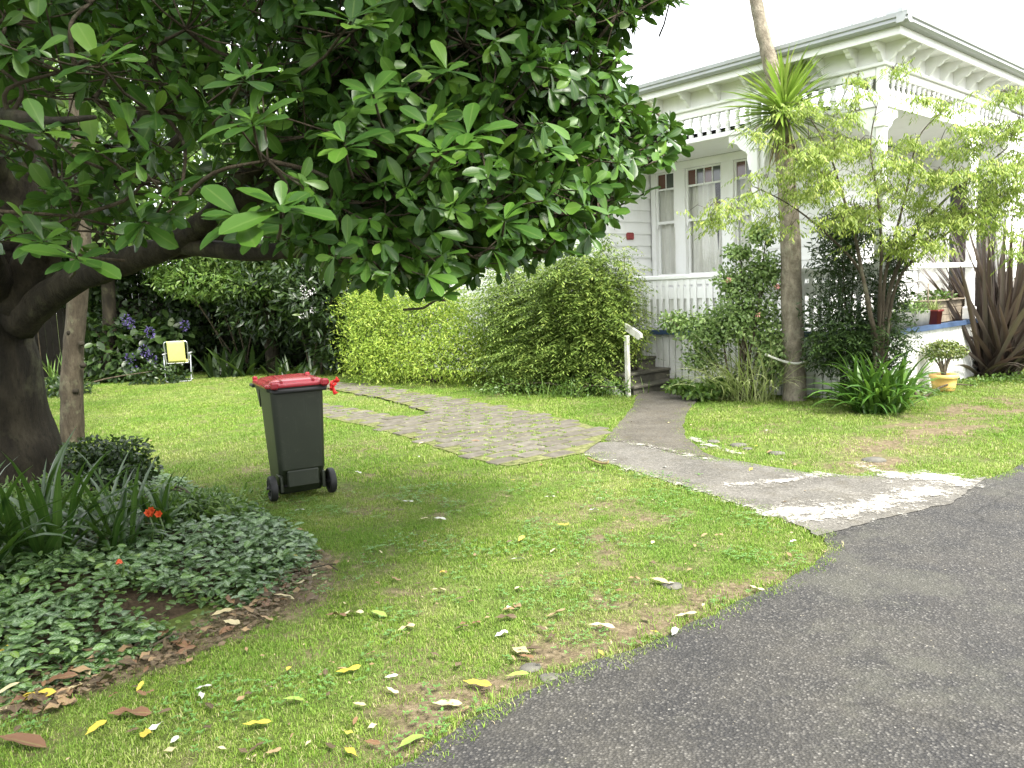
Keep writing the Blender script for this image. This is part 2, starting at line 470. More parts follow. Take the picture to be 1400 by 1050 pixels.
# asphalt: sealed stone chips
t = NT('asphalt'); v = t.pos()
vo = t.N('ShaderNodeTexVoronoi'); vo.inputs['Scale'].default_value = 95; t.L(v, vo.inputs['Vector'])
chip = t.ramp(vo.outputs['Color'], [(.0, (.018, .0175, .017)), (.45, (.038, .0365, .034)), (.75, (.085, .081, .074)), (.93, (.175, .167, .152)), (1.0, (.38, .365, .33))])
chip = t.mix(t.mapr(vo.outputs['Distance'], .35, .75), chip, (.02, .02, .021, 1))
big = t.noise(1.1, 7, .65, v)
dust = t.ramp(t.noise(2.3, 8, .7, v), [(.40, (0, 0, 0)), (.72, (1, 1, 1))])
col = t.mix(t.math('MULTIPLY', dust, .3), chip, (.13, .118, .09, 1))
col = t.mix(t.math('MULTIPLY', t.mapr(t.noise(.8, 9, .75, v), .52, .6), .35), col, (.10, .10, .075, 1))
col = t.mix(t.math('MULTIPLY', t.mapr(t.noise(1.7, 4, .6, v), .55, .75), .3), col, (.03, .03, .03, 1))
col = t.mix(t.mapr(big, .35, .7, .30, .0), col, (.034, .033, .033, 1))
vo2 = t.voro(7.0, 'Distance', vec=v); 
col = t.mix(t.math('MULTIPLY', t.mapr(t.voro(23, 'Distance', vec=v), .10, .04), t.mapr(t.noise(3, 2, .5, v), .5, .62)), col, (.42, .38, .28, 1))
wv_ = t.N('ShaderNodeVectorMath', operation='ADD'); t.L(v, wv_.inputs[0]); nz_ = t.N('ShaderNodeTexNoise'); nz_.inputs['Scale'].default_value = 2.5; nz_.inputs['Detail'].default_value = 5
t.L(v, nz_.inputs['Vector']); sc_ = t.N('ShaderNodeVectorMath', operation='SCALE'); t.L(nz_.outputs['Color'], sc_.inputs[0]); sc_.inputs[3].default_value = .55; t.L(sc_.outputs[0], wv_.inputs[1])
crk = t.N('ShaderNodeTexVoronoi', feature='DISTANCE_TO_EDGE'); crk.inputs['Scale'].default_value = .55; t.L(wv_.outputs[0], crk.inputs['Vector'])
ck = t.math('MULTIPLY', t.mapr(crk.outputs['Distance'], .009, .002), t.mapr(t.noise(.9, 3, .6, v), .5, .56))
col = t.mix(t.math('MULTIPLY', ck, .4), col, (.010, .010, .009, 1))
t.base(col, .88, .3); t.bump(t.math('ADD', vo.outputs['Distance'], t.math('MULTIPLY', t.noise(12, 4, .6, v), .12)), .8, .007)
M_asph = t.m
sheet('driveway', rough_poly(DRIVE, .05, .028), .004, M_asph)

# old concrete path with exposed stones
def m_conc(name, c0, c1, c2, dirt=.5):
    t = NT(name); v = t.pos()
    a_ = t.ramp(t.voro(70, 'Color', vec=v), [(0, c0), (.6, c1), (1, c2)])
    b_ = t.ramp(t.noise(2.2, 8, .7, v), [(.3, c0), (.7, c2)])
    col = t.mix(.45, a_, b_)
    col = t.mix(t.math('MULTIPLY', t.mapr(t.noise(5, 8, .75, v), .5, .7), dirt), col, (.07, .06, .038, 1))
    t.base(col, .9, .25); t.bump(t.math('ADD', t.voro(70, vec=v), t.noise(25, 6, .7, v)), .6, .008); return t.m
M_path = m_conc('path_seal', (.05, .047, .041, 1), (.10, .094, .082, 1), (.20, .188, .165, 1))
sheet('path', rough_poly(PATH, .05, .03), .0085, M_path)
M_step = m_conc('stepping_path_seal', (.035, .031, .025, 1), (.075, .067, .054, 1), (.15, .138, .115, 1), .8)
sheet('step_path', rough_poly(STEPPATH, .05, .02), .0125, M_step)
# bare white concrete showing through where the seal has worn off: a thin crust with ragged, broken edges
t = NT('worn_white_concrete'); v = t.pos()
wcol = t.ramp(t.noise(9, 8, .75, v), [(.3, (.24, .225, .19)), (.5, (.42, .40, .355)), (.7, (.64, .62, .57))])
t.base(wcol, .85, .3); t.bump(t.noise(40, 6, .7, v), .5, .006)
a_ = t.N('ShaderNodeAttribute', attribute_name='worn')
mk = t.math('ADD', a_.outputs['Fac'], t.math('MULTIPLY', t.math('SUBTRACT', t.noise(7, 10, .82, v), .5), 5.0))
mk = t.math('ADD', mk, t.math('MULTIPLY', t.math('SUBTRACT', t.noise(45, 3, .7, v), .5), 2.2))
mk = t.mapr(mk, .40, 1.15)
tp = t.N('ShaderNodeBsdfTransparent'); mx = t.N('ShaderNodeMixShader'); t.L(mk, mx.inputs[0]); t.L(tp.outputs[0], mx.inputs[1]); t.L(t.p.outputs[0], mx.inputs[2]); t.L(mx.outputs[0], t.out.inputs[0])
WORN = [([G(1075, 702), G(1140, 702), G(1210, 690), G(1272, 672)], .17, .85), ([G(1100, 712), G(1160, 702)], .10, 1.0), ([G(1000, 666), G(1060, 661), G(1125, 651)], .08, .8), ([G(1225, 652), G(1300, 656), G(1310, 662)], .14, 1.0), ([G(1290, 668), G(1240, 684)], .10, .7),
        ([G(845, 605), G(900, 614), G(975, 631)], .045, .45), ([G(800, 623), G(850, 641), G(950, 671), G(1040, 702)], .035, .45), ([G(945, 600), G(975, 612), G(1010, 622)], .05, .55), ([G(1180, 636), G(1200, 645)], .09, .6)]
wx, wy = np.meshgrid(np.arange(.6, 5.4, .03), np.arange(4.6, 8.3, .03)); wx, wy = wx.ravel(), wy.ravel(); wv = np.zeros(wx.shape)
for pts_, r_, a0_ in WORN: wv = np.maximum(wv, a0_ * np.exp(-(near_line(wx, wy, pts_) / r_) ** 2))
wn_, hn_ = len(np.arange(.6, 5.4, .03)), len(np.arange(4.6, 8.3, .03)); FW = []
for j in range(hn_ - 1):
    for i in range(wn_ - 1):
        q = j * wn_ + i
        if max(wv[q], wv[q + 1], wv[q + wn_], wv[q + wn_ + 1]) > .04: FW.append((q, q + 1, q + 1 + wn_, q + wn_))
me = mesh_from('worn_concrete', np.stack([wx, wy, np.full(wx.shape, .0165)], 1), FW, t.m); at_ = me.attributes.new('worn', 'FLOAT', 'POINT'); at_.data.foreach_set('value', wv)
tag(link(bpy.data.objects.new('worn_concrete', me)), kind='structure')

# brick paving: every paver a part of the paved area
t = NT('joint_soil'); v = t.pos()
t.base(t.ramp(t.noise(18, 7, .7, v), [(.3, (.05, .055, .025)), (.5, (.11, .12, .045)), (.72, (.24, .23, .12))]), .95, .1); t.bump(t.noise(50, 5, .7, v), .7, .01)
paving = sheet('brick_paving', rough_poly(BRICK, .1, .03), .0145, t.m)
t = NT('paver'); v = t.pos(); r = t.rnd()
c = t.ramp(t.noise(9, 8, .7, v), [(.3, (.075, .068, .055)), (.55, (.13, .119, .097)), (.75, (.21, .193, .16))])
c = t.mix(t.math('MULTIPLY', r, .5), c, (.06, .052, .04, 1))
c = t.mix(t.mapr(t.noise(4, 7, .7, v), .55, .72, 0, .4), c, (.13, .13, .08, 1))
t.base(c, .92, .2); t.bump(t.noise(70, 5, .7, v), .5, .006); M_pav = t.m
HA = R(41.4); uR = np.array([math.cos(HA), math.sin(HA)]); uL = np.array([-math.sin(HA), math.cos(HA)])
pv = []
for k in range(3):
    b = MB(); b.box(-.15 - .004 * k, .152, -.082, .083 - .003 * k, -.03, .006, .006); pv.append(mesh_from('brick', b.V, b.F, M_pav))
c0 = np.array(G2(690, 640)); PAVERS = []
for j in range(-6, 60):
    for i in range(-30, 30):
        u = (i + (.5 if j % 2 else 0)) * .335 + random.uniform(-.008, .008); w = j * .205 + random.uniform(-.006, .006)
        p = c0 + uR * u + uL * w
        cc = [p + uR * a * .07 + uL * b * .05 for a in (-1, 1) for b in (-1, 1)]
        if inpoly([q[0] for q in cc], [q[1] for q in cc], BRICK).all(): PAVERS.append(p)
PAVERS.sort(key=lambda p: p[1])
extra = MB()
for q, p in enumerate(PAVERS):
    rz = HA + random.uniform(-.03, .03); tilt = (random.uniform(-.012, .012), random.uniform(-.012, .012))
    if q < 295:
        o = bpy.data.objects.new('brick', random.choice(pv)); link(o, paving); o.location = (p[0], p[1], .0170 + random.uniform(-.004, .003)); o.rotation_euler = (*tilt, rz)
    else:
        M = Matrix.Translation((p[0], p[1], .0235)) @ Matrix.Rotation(rz, 4, 'Z'); m0 = pv[0]
        extra.add([M @ w_.co for w_ in m0.vertices], [tuple(f.vertices) for f in m0.polygons])
if extra.V: extra.build('far_bricks', M_pav, paving, kind='stuff')

# ------------------------------------------------------------------ grass: instanced blades on points
def blade_clump(n, rad, h, w, seed, lean=.5):
    rr = np.random.default_rng(seed); V = []; F = []; A = []
    for i in range(n):
        a = rr.random() * 6.283; r = rad * rr.random() ** .5; x, y = r * math.cos(a), r * math.sin(a)
        d = rr.random() * 6.283; hh = h * (.45 + .75 * rr.random()); l = lean * hh * (.2 + rr.random()); dx, dy = math.cos(d), math.sin(d); px_, py_ = -dy * w / 2, dx * w / 2
        b = len(V)
        V += [(x - px_, y - py_, -.01), (x + px_, y + py_, -.01), (x + dx * l * .35 + px_ * .8, y + dy * l * .35 + py_ * .8, hh * .6), (x + dx * l * .35 - px_ * .8, y + dy * l * .35 - py_ * .8, hh * .6), (x + dx * l, y + dy * l, hh * .95)]
        F += [(b, b + 1, b + 2, b + 3), (b + 3, b + 2, b + 4)]; q = rr.random(); A += [(0, 0, q), (0, 0, q), (0, .6, q), (0, .6, q), (0, 1, q)]
    return V, F, A
t = NT('grass_blade'); v = t.pos()
a_ = t.N('ShaderNodeAttribute', attribute_name='luv'); sp = t.N('ShaderNodeSeparateXYZ'); t.L(a_.outputs['Vector'], sp.inputs[0])
rr_ = t.math('FRACT', t.math('ADD', sp.outputs[2], t.rnd()))
c1 = t.ramp(rr_, [(0, (.09, .155, .022)), (.45, (.155, .275, .025)), (.8, (.25, .37, .05)), (.92, (.36, .36, .13)), (1, (.46, .38, .24))])
c2 = t.ramp(rr_, [(0, (.18, .25, .04)), (.4, (.27, .35, .065)), (.75, (.38, .40, .15)), (1, (.50, .46, .28))])
dry = t.mapr(t.math('ADD', t.noise(.45, 3, .6, v), t.math('MULTIPLY', t.noise(3.2, 4, .6, v), .35)), .62, .88)
dsp = t.N('ShaderNodeSeparateXYZ'); t.L(v, dsp.inputs[0])
col = t.mix(dry, c1, c2)
deep = t.mapr(t.noise(1.4, 4, .6, v), .55, .42, 0, .5)
col = t.mix(deep, col, (.12, .24, .03, 1))
t.base(col, .6, .25)
tr = t.N('ShaderNodeBsdfTranslucent'); t.L(col, tr.inputs[0]); mx = t.N('ShaderNodeMixShader'); mx.inputs[0].default_value = .35
t.L(t.p.outputs[0], mx.inputs[1]); t.L(tr.outputs[0], mx.inputs[2]); t.L(mx.outputs[0], t.out.inputs[0]); M_grass = t.m
def proto(name, VFA, mat):
    V, F, A = VFA; me = mesh_from(name, V, F, mat, True); at_ = me.attributes.new('luv', 'FLOAT_VECTOR', 'POINT'); at_.data.foreach_set('vector', np.array(A, float).ravel())
    return bpy.data.objects.new(name, me)
def instancer(name, P, rot, sc, protos, label, kind='stuff', cat='grass'):
    me = bpy.data.meshes.new(name); me.vertices.add(len(P)); me.vertices.foreach_set('co', P.ravel())
    for nm, arr, ty, fld in (('rot', rot, 'FLOAT_VECTOR', 'vector'), ('scl', sc, 'FLOAT', 'value'), ('pick', rng.integers(0, len(protos), len(P)), 'INT', 'value')):
        at_ = me.attributes.new(nm, ty, 'POINT'); at_.data.foreach_set(fld, np.ascontiguousarray(arr).ravel())
    o = link(bpy.data.objects.new(name, me)); tag(o, label=label, kind=kind, cat=cat)
    ng = bpy.data.node_groups.new(name, 'GeometryNodeTree')
    ng.interface.new_socket('Geometry', in_out='INPUT', socket_type='NodeSocketGeometry'); ng.interface.new_socket('Geometry', in_out='OUTPUT', socket_type='NodeSocketGeometry')
    N = ng.nodes; Lk = ng.links; gi = N.new('NodeGroupInput'); go = N.new('NodeGroupOutput')
    jn = N.new('GeometryNodeGeometryToInstance')
    for q in protos:
        oi = N.new('GeometryNodeObjectInfo'); oi.inputs['Object'].default_value = q; oi.inputs['As Instance'].default_value = True
        Lk.new(oi.outputs['Geometry'], jn.inputs[0])
    ip = N.new('GeometryNodeInstanceOnPoints'); ip.inputs['Pick Instance'].default_value = True
    # picking needs the separate instances, so use a plain join instead of one instance
    N.remove(jn); jg = N.new('GeometryNodeJoinGeometry')
    for q in [n for n in N if n.bl_idname == 'GeometryNodeObjectInfo']: Lk.new(q.outputs['Geometry'], jg.inputs[0])
    def attr(nm, ty):
        n = N.new('GeometryNodeInputNamedAttribute'); n.data_type = ty; n.inputs[0].default_value = nm; return [s_ for s_ in n.outputs if s_.enabled][0]
    Lk.new(gi.outputs[0], ip.inputs['Points']); Lk.new(jg.outputs[0], ip.inputs['Instance'])
    Lk.new(attr('pick', 'INT'), ip.inputs['Instance Index']); Lk.new(attr('rot', 'FLOAT_VECTOR'), ip.inputs['Rotation']); Lk.new(attr('scl', 'FLOAT'), ip.inputs['Scale'])
    Lk.new(ip.outputs[0], go.inputs[0])
    md = o.modifiers.new('instances', 'NODES'); md.node_group = ng; return o
near_p = [proto('grass_tuft', blade_clump(46, .07, .011, .0028, 20 + k, 1.7), M_grass) for k in range(4)]
far_p = [proto('grass_tuft_far', blade_clump(44, .11, .017, .005, 40 + k, 1.3), M_grass) for k in range(3)]
def lawn_points(x0, x1, y0, y1, dens):
    n = int((x1 - x0) * (y1 - y0) * dens); x = rng.uniform(x0, x1, n); y = rng.uniform(y0, y1, n)
    px, py, z = proj(np.stack([x, y, np.zeros(n)], 1)); k = (px > -300) & (px < 1700) & (py < 1250) & (z > 0); x, y = x[k], y[k]
    k = ~(inpoly(x, y, DRIVE) | inpoly(x, y, PATH) | inpoly(x, y, STEPPATH) | inpoly(x, y, BRICK)) & ~inpoly(x, y, BED); x, y = x[k], y[k]
    b = bareness(x, y); k = rng.random(len(x)) > np.clip((b - .1) * 1.1, 0, .9); return x[k], y[k], b[k]
C3 = G(1201, 549)
def not_house(x, y):
    lx = (x - C3[0]) * uR[0] + (y - C3[1]) * uR[1]; ly = (x - C3[0]) * uL[0] + (y - C3[1]) * uL[1]; return ~((lx > 0) & (ly > 0))
for nm, box_, dens, pr, s0, lab in (('near_lawn_grass', (-4, 4.5, 2.2, 6.4), 900, near_p, 1.0, 'short grass of the lawn beside the asphalt'),
                                    ('far_lawn_grass', (-13, 11, 6.4, 18.5), 180, far_p, 1.0, 'short bright grass of the lawn round the paving')):
    x, y, b = lawn_points(*box_, dens); k = not_house(x, y); x, y, b = x[k], y[k], b[k]
    n = len(x); P = np.stack([x, y, np.full(n, -.012)], 1)
    rot = np.stack([rng.normal(0, .12, n), rng.normal(0, .12, n), rng.random(n) * 6.28], 1)
    sc = s0 * rng.uniform(.65, 1.25, n) * (1 - .35 * np.clip(b, 0, 1)); instancer(nm, P, rot, sc, pr, lab); print(nm, n)
# moss and grass in the paver joints
pj = []
for p in PAVERS:
    if p[1] < 14 and fn(np.array([p[0]]), np.array([p[1]]), .8, 6)[0] > -.35:
        for k in range(3):
            pj.append(p + uR * random.uniform(-.165, .165) + uL * (.103 + random.uniform(-.012, .012)))
        for k in range(2): pj.append(p + uR * .168 + uL * random.uniform(-.1, .1))
pj = np.array(pj); tiny = [proto('joint_moss', blade_clump(16, .03, .022, .005, 60 + k, 1.0), M_grass) for k in range(2)]
instancer('joint_grass', np.column_stack([pj, np.full(len(pj), .012)]), np.column_stack([np.zeros((len(pj), 2)), rng.random(len(pj)) * 6.28]), rng.uniform(.6, 1.25, len(pj)), tiny, 'pale dry grass and moss growing in the paver joints')
# ragged grass along the hard edges
eg = []
for poly, lo, hi in ((PATH, 0, 7), (PATH, 9, 17), (BRICK, 0, 9), (BRICK, 17, 25), (STEPPATH, 0, 4), (STEPPATH, 7, 13), (DRIVE, 0, 13), (DRIVE, 17, 20)):
    pts = [np.array(q) for q in poly[lo:hi + 1]]
    for a, b in zip(pts, pts[1:]):
        for k in range(int(np.linalg.norm(b - a) * (130 if poly is BRICK else 34 if poly is DRIVE else 60))): eg.append(a + (b - a) * random.random() + np.random.default_rng(len(eg)).normal(0, .08 if poly is BRICK else .026 if poly is DRIVE else .045, 2))
eg = np.array(eg)
instancer('edge_grass', np.column_stack([eg, np.full(len(eg), .002)]), np.column_stack([np.zeros((len(eg), 2)), rng.random(len(eg)) * 6.28]), rng.uniform(.6, 1.6, len(eg)) * 1.0, near_p, 'grass creeping over the edges of the paths and asphalt')
# weedy rosettes and clover in the shade
M_clover = m_leaf('clover_leaf', [(0, (.06, .15, .03, 1)), (1, (.13, .27, .06, 1))], .5, .25)
n = 9000; x = rng.uniform(-2.6, 1.6, n); y = rng.uniform(2.3, 6.5, n); k = (fn(x, y, 2.2, 12) + .5 * fn(x, y, 7, 15) > .12) & ~inpoly(x, y, BED) & ~inpoly(x, y, DRIVE); x, y = x[k], y[k]; n = len(x)
P = np.repeat(np.stack([x, y, rng.uniform(.008, .02, n)], 1), 3, 0); an = np.repeat(rng.random(n) * 6.28, 3) + np.tile([0, 2.09, 4.19], n)
scatter('clover', T_oval, P, np.stack([np.cos(an), np.sin(an), np.full(3 * n, .35)], 1), np.tile([0, 0, 1.], (3 * n, 1)), rng.uniform(.010, .022, 3 * n), M_clover, kind='stuff', label='small clover plants scattered through the shaded lawn', cat='clover')
# ================================================================== VILLA  (local: x = along the right front, y = along the left front)
def m_paint(name, c, dirt, dcol=(.20, .21, .12, 1), rough=.45, dscale=3.0, lo=.5, hi=.75):
    t = NT(name); v = t.pos()
    mp = t.N('ShaderNodeMapping'); mp.inputs['Scale'].default_value = (1, 1, .35); t.L(v, mp.inputs[0])
    n = t.mapr(t.noise(dscale, 8, .7, mp.outputs[0]), lo, hi)
    col = t.mix(t.math('MULTIPLY', n, dirt), c, dcol)
    col = t.mix(t.math('MULTIPLY', t.rnd(), .10), col, (.5, .5, .46, 1))
    t.base(col, rough, .4); t.bump(t.noise(35, 4, .6, v), .12, .004); return t.m
M_white_p = m_paint('white_paint', (.86, .86, .84, 1), .22, (.46, .46, .38, 1))
M_skirt_p = m_paint('weathered_white_paint', (.76, .76, .72, 1), .6, (.24, .25, .16, 1), .6, 3.5, .44, .72)
M_post = m_paint('peeling_post_paint', (.50, .50, .45, 1), .8, (.15, .15, .10, 1), .7, 9, .42, .62)
M_blue = m_plain('blue_grey_paint', (.05, .085, .16, 1), .5, .25, 5)
M_gutter = m_paint('gutter_paint', (.36, .38, .38, 1), .4, (.2, .2, .17, 1))
M_roof = m_plain('roof_iron', (.42, .44, .44, 1), .45, .15, 2, .1, metal=.3)
M_step_w = m_plain('mossy_step', (.085, .08, .062, 1), .9, .4, 7, .5)
M_deckf = m_plain('deck_floor', (.30, .31, .31, 1), .6, .2, 4)
M_dark = m_plain('painted_shade_black', (.02, .02, .022, 1), .7, .1)  # near-black colour standing in for unlit rooms and shaded gaps
M_brownglass = m_plain('amber_glass', (.10, .035, .018, 1), .08, .15, 4, 0, .8)
M_olivglass = m_plain('green_glass', (.045, .058, .045, 1), .08, .15, 4, 0, .8)
t = NT('curtain_cloth'); v = t.pos(); t.base(t.ramp(t.noise(3, 5, .6, v), [(.3, (.80, .80, .72)), (.7, (.90, .90, .82))]), .9, .1)
tr = t.N('ShaderNodeBsdfTranslucent'); tr.inputs[0].default_value = (.6, .6, .5, 1); mx = t.N('ShaderNodeMixShader'); mx.inputs[0].default_value = .2
t.L(t.p.outputs[0], mx.inputs[1]); t.L(tr.outputs[0], mx.inputs[2]); t.L(mx.outputs[0], t.out.inputs[0]); M_curt = t.m
t = NT('window_glass'); g = t.N('ShaderNodeBsdfGlossy'); g.inputs['Roughness'].default_value = .02; tp = t.N('ShaderNodeBsdfTransparent'); tp.inputs[0].default_value = (1, 1, 1, 1)
fr = t.N('ShaderNodeFresnel'); fr.inputs[0].default_value = 1.5; mx = t.N('ShaderNodeMixShader'); t.L(t.math('MULTIPLY', fr.outputs[0], .5), mx.inputs[0]); t.L(tp.outputs[0], mx.inputs[1]); t.L(g.outputs[0], mx.inputs[2]); t.L(mx.outputs[0], t.out.inputs[0]); M_glass = t.m

house = empty('villa', (C3[0], C3[1], 0), HA, label='white weatherboard villa with turned-spindle veranda frieze and bracketed eaves on the right', cat='house')
def box(name, mat, *b, parent=house, bev=0.0, **k):
    m_ = MB(); m_.box(*b, bev) if bev else m_.box(*b); return m_.build(name, mat, parent, **k)
DZ = .85; CZ = 3.58
# floor, ceiling, body walls
box('deck', M_deckf, .03, 1.25, .03, 4.5, DZ - .12, DZ); box('deck', M_deckf, 1.253, 4.4, .03, 1.25, DZ - .12, DZ)
box('deck_edge', M_blue, -.05, 0.028, -.05, 4.6, DZ - .05, DZ + .015); box('deck_edge', M_blue, .03, 4.45, -.05, .028, DZ - .052, DZ + .013)
box('veranda_ceiling', M_white_p, .06, 4.35, .06, 1.26, CZ, CZ + .04); box('veranda_ceiling', M_white_p, .062, 1.26, 1.262, 4.5, CZ, CZ + .038)
# skirt boards, one by one
def skirt(axis, a, b, seed):
    rr = random.Random(seed); x = a
    while x < b - .02:
        w = .118; e = min(x + w, b); zb = .0 if axis == 'y' else .0; dz = rr.uniform(-.004, .004); off = rr.uniform(0, .006)
        if axis == 'y': box('skirt_board', M_skirt_p, off, .028, x + .0015, e - .0125, -.02, DZ - .055 + dz, bev=.003)
        else: box('skirt_board', M_skirt_p, x + .0015, e - .0055, off, .028, -.02, DZ - .057 + dz, bev=.003)
        x = e
skirt('y', .03, 4.55, 1); skirt('x', .03, 4.4, 2)
box('corner_post_skirt', M_skirt_p, -.004, .027, -.004, .027, -.02, DZ - .06)
box('skirt_gap_shade', M_dark, .032, .06, .04, 4.5, 0, DZ - .13); box('skirt_gap_shade', M_dark, .064, 4.4, .032, .06, 0, DZ - .13)  # near-black sheets paint the shade seen between the boards
# weatherboards: each row a board, lapped
def boards(n_axis, plane, a, b, z0, z1, face, step=.2):
    """n_axis 'x': wall in plane x=plane running along y, outside towards -x when face<0"""
    z = z0; rr = random.Random(int(a * 100 + z0 * 7 + plane * 13))
    while z < z1 - .03:
        e = min(z + step, z1); t0 = .032 + rr.uniform(-.002, .002); f = face
        prof = [(plane, z - .012), (plane + f * t0, z - .012), (plane + f * (t0 - .003), z + .02), (plane + f * .006, e - .004), (plane, e - .004)]
        m_ = MB()
        if n_axis == 'x': m_.prism([(p[0], p[1]) for p in prof], 'y', a, b)
        else: m_.prism([(p[0], p[1]) for p in prof], 'x', a, b)
        m_.build('weatherboard', M_white_p, house); z = e
WX = 1.30
W0, W1, WZ0, WZ1 = 2.30, 4.50, 1.62, 3.52     # casing block of the triple window
boards('x', WX, 1.36, W0 - .003, DZ, CZ, -1); boards('x', WX, W0, 4.52, DZ, WZ0 - .07, -1)
box('wall', M_white_p, WX + .002, WX + .06, 1.30, W0 - .01, 0, CZ); box('wall', M_white_p, WX + .002, WX + .06, W0 - .009, 4.54, 0, WZ0)
boards('y', WX, 1.36, 4.36, DZ, CZ, -1); box('wall', M_white_p, 1.36, 4.4, WX + .002, WX + .06, 0, CZ)
box('corner_board', M_white_p, WX - .03, WX + .05, WX - .03, WX + .05, DZ, CZ, bev=.004)
# left wing (side wall faces the camera) and right bay
boards('y', 4.55, .06, WX - .002, DZ, CZ + .55, -1); boards('x', 0.0, 4.6, 12.0, .25, 4.0, -1)
box('wall', M_white_p, .002, WX + .05, 4.552, 4.60, 0, 4.0); box('wall', M_white_p, .002, .06, 4.603, 12, 0, 4.0)
box('corner_board', M_white_p, -.035, .055, 4.51, 4.598, .0, 4.02, bev=.004)
boards('y', 0.0, 4.46, 9.5, .25, 4.0, -1); box('wall', M_white_p, 4.46, 9.5, .002, .06, 0, 4.0)
box('corner_board', M_white_p, 4.37, 4.458, -.035, .055, 0, 4.02, bev=.004)
boards('x', 4.40, .84, 1.26, DZ, CZ, -1); box('wall', M_white_p, 4.405, 4.458, .062, 1.30, 3.0, 4.0); box('wall', M_white_p, 4.405, 4.455, .84, 1.30, 0, 2.998)
# glazed door in the bay's return wall
dr = box('glazed_door', m_plain('dark_door_paint', (.035, .045, .04, 1), .4, .2), 4.41, 4.45, .10, .80, DZ, 2.98)
box('door_pane', M_olivglass, 4.402, 4.409, .16, .40, DZ + .5, 2.85, parent=dr); box('door_pane', m_plain('door_curtain', (.06, .045, .045, 1), .7, .3), 4.400, 4.408, .50, .74, DZ + .3, 2.85, parent=dr)
box('door_stile', M_white_p, 4.395, 4.409, .42, .475, DZ, 2.95, parent=dr)
box('door_casing', M_white_p, 4.36, 4.402, .80, .838, DZ, 3.02); box('door_casing', M_white_p, 4.362, 4.404, .06, .10, DZ, 3.02)
# body behind so nothing shows through; near-black blocks imitate the unlit room
box('room_shade_block', M_dark, 1.9, 9.4, 1.9, 12, .3, 4.0); box('inner_floor', M_dark, 1.36, 1.9, 1.36, 4.5, .4, .86)
box('room_shade_block', M_dark, .07, 1.89, 4.61, 11.9, .3, 3.99); box('room_shade_block', M_dark, 4.46, 9.4, .07, 1.89, .3, 3.99)
box('upper_wall', M_dark, 1.37, 1.88, 1.37, 4.5, 3.56, 4.0)

# triple sash window
win = empty('window', (0, 0, 0)); win.parent = house
def wbox(name, mat, *b, **k): return box(name, mat, *b, parent=win, **k)
SASH = [(2.50, 2.83, 2), (3.12, 3.75, 4), (4.04, 4.37, 2)]
zt0, zt1, zb, zm = 3.17, 3.42, 1.73, 2.61
wbox('head_casing', M_white_p, WX - .035, WX + .03, W0, W1, zt1 + .035, CZ - .001, bev=.004)
wbox('sill', M_white_p, WX - .09, WX + .08, W0 - .03, W1, zb - .10, zb - .045, bev=.006); wbox('sill_board', M_white_p, WX - .03, WX + .02, W0, W1, zb - .19, zb - .102)
edges = [W0, SASH[0][0] - .04, SASH[0][1] + .04, SASH[1][0] - .04, SASH[1][1] + .04, SASH[2][0] - .04, SASH[2][1] + .04, W1]
for i in range(0, 8, 2): wbox('mullion', M_white_p, WX - .034, WX + .10, edges[i], edges[i + 1], zb - .044, zt1 + .034, bev=.005)
for a, b, n in SASH:
    # upper sash (in front), lower sash (set back)
    for y0, y1 in ((a - .038, a), (b, b + .038)):
        wbox('sash_stile', M_white_p, WX + .0, WX + .04, y0, y1, zm - .06, zt1 + .03); wbox('sash_stile', M_white_p, WX + .045, WX + .085, y0 + (.0 if y0 > a else -.0), y1 + (.012 if y1 <= a + .001 else 0), zb - .04, zm + .02)
    wbox('sash_rail', M_white_p, WX + .002, WX + .042, a, b, zm - .022, zm + .024); wbox('sash_rail', M_white_p, WX + .004, WX + .036, a, b, zt0 - .018, zt0 + .012)
    wbox('sash_rail', M_white_p, WX + .002, WX + .042, a, b, zt1, zt1 + .03); wbox('sash_rail', M_white_p, WX + .046, WX + .086, a, b, zb - .042, zb + .012)
    for k in range(n):
        y0 = a + (b - a) * k / n + (.008 if k else 0); y1 = a + (b - a) * (k + 1) / n - (.008 if k < n - 1 else 0)
        wbox('coloured_pane', M_olivglass if k % 2 == 0 else M_brownglass, WX + .018, WX + .024, y0, y1, zt0 + .012, zt1)
        if k: wbox('glazing_bar', M_white_p, WX + .008, WX + .032, y0 - .0155, y0 - .0005, zt0 + .012, zt1)
    wbox('pane', M_glass, WX + .020, WX + .024, a, b, zm + .024, zt0 - .018); wbox('pane', M_glass, WX + .064, WX + .068, a, b, zb + .012, zm - .02)
    for y0 in (a - .03, b + .005): wbox('sash_horn', M_white_p, WX - .004, WX + .038, y0, y0 + .025, zm - .10, zm - .061)
def curtain(y0, y1, z0, z1, gather=0.0, seed=0, lean=0.0):
    V = []; F = []; nu, nv = 46, 9
    for j in range(nv):
        v = j / (nv - 1)
        for i in range(nu):
            u = i / (nu - 1); y = y0 + (y1 - y0) * u; y += lean * (u) * (1 - v) ** 1.5
            V.append((1.405 + .022 * math.sin((y1 - y0) * u * 62 + seed + v) + .012 * math.sin(u * 17 + seed * 2), y, z0 + (z1 - z0) * v))
    for j in range(nv - 1):
        for i in range(nu - 1): q = j * nu + i; F.append((q, q + 1, q + 1 + nu, q + nu))
    o = bpy.data.objects.new('curtain', mesh_from('curtain', V, F, M_curt, True)); link(o, win)
curtain(2.45, 2.9, 1.6, 3.3, seed=1); curtain(3.02, 3.20, 1.6, 3.3, seed=2, lean=.10); curtain(3.80, 3.285, 1.6, 3.3, seed=3, lean=-.07)
curtain(3.98, 4.42, 1.6, 3.3, seed=4)
box('red_plaque', m_plain('red_plaque_paint', (.30, .05, .05, 1), .4, .3, 20), .62, .80, 4.505, 4.526, 2.34, 2.46, bev=.02)

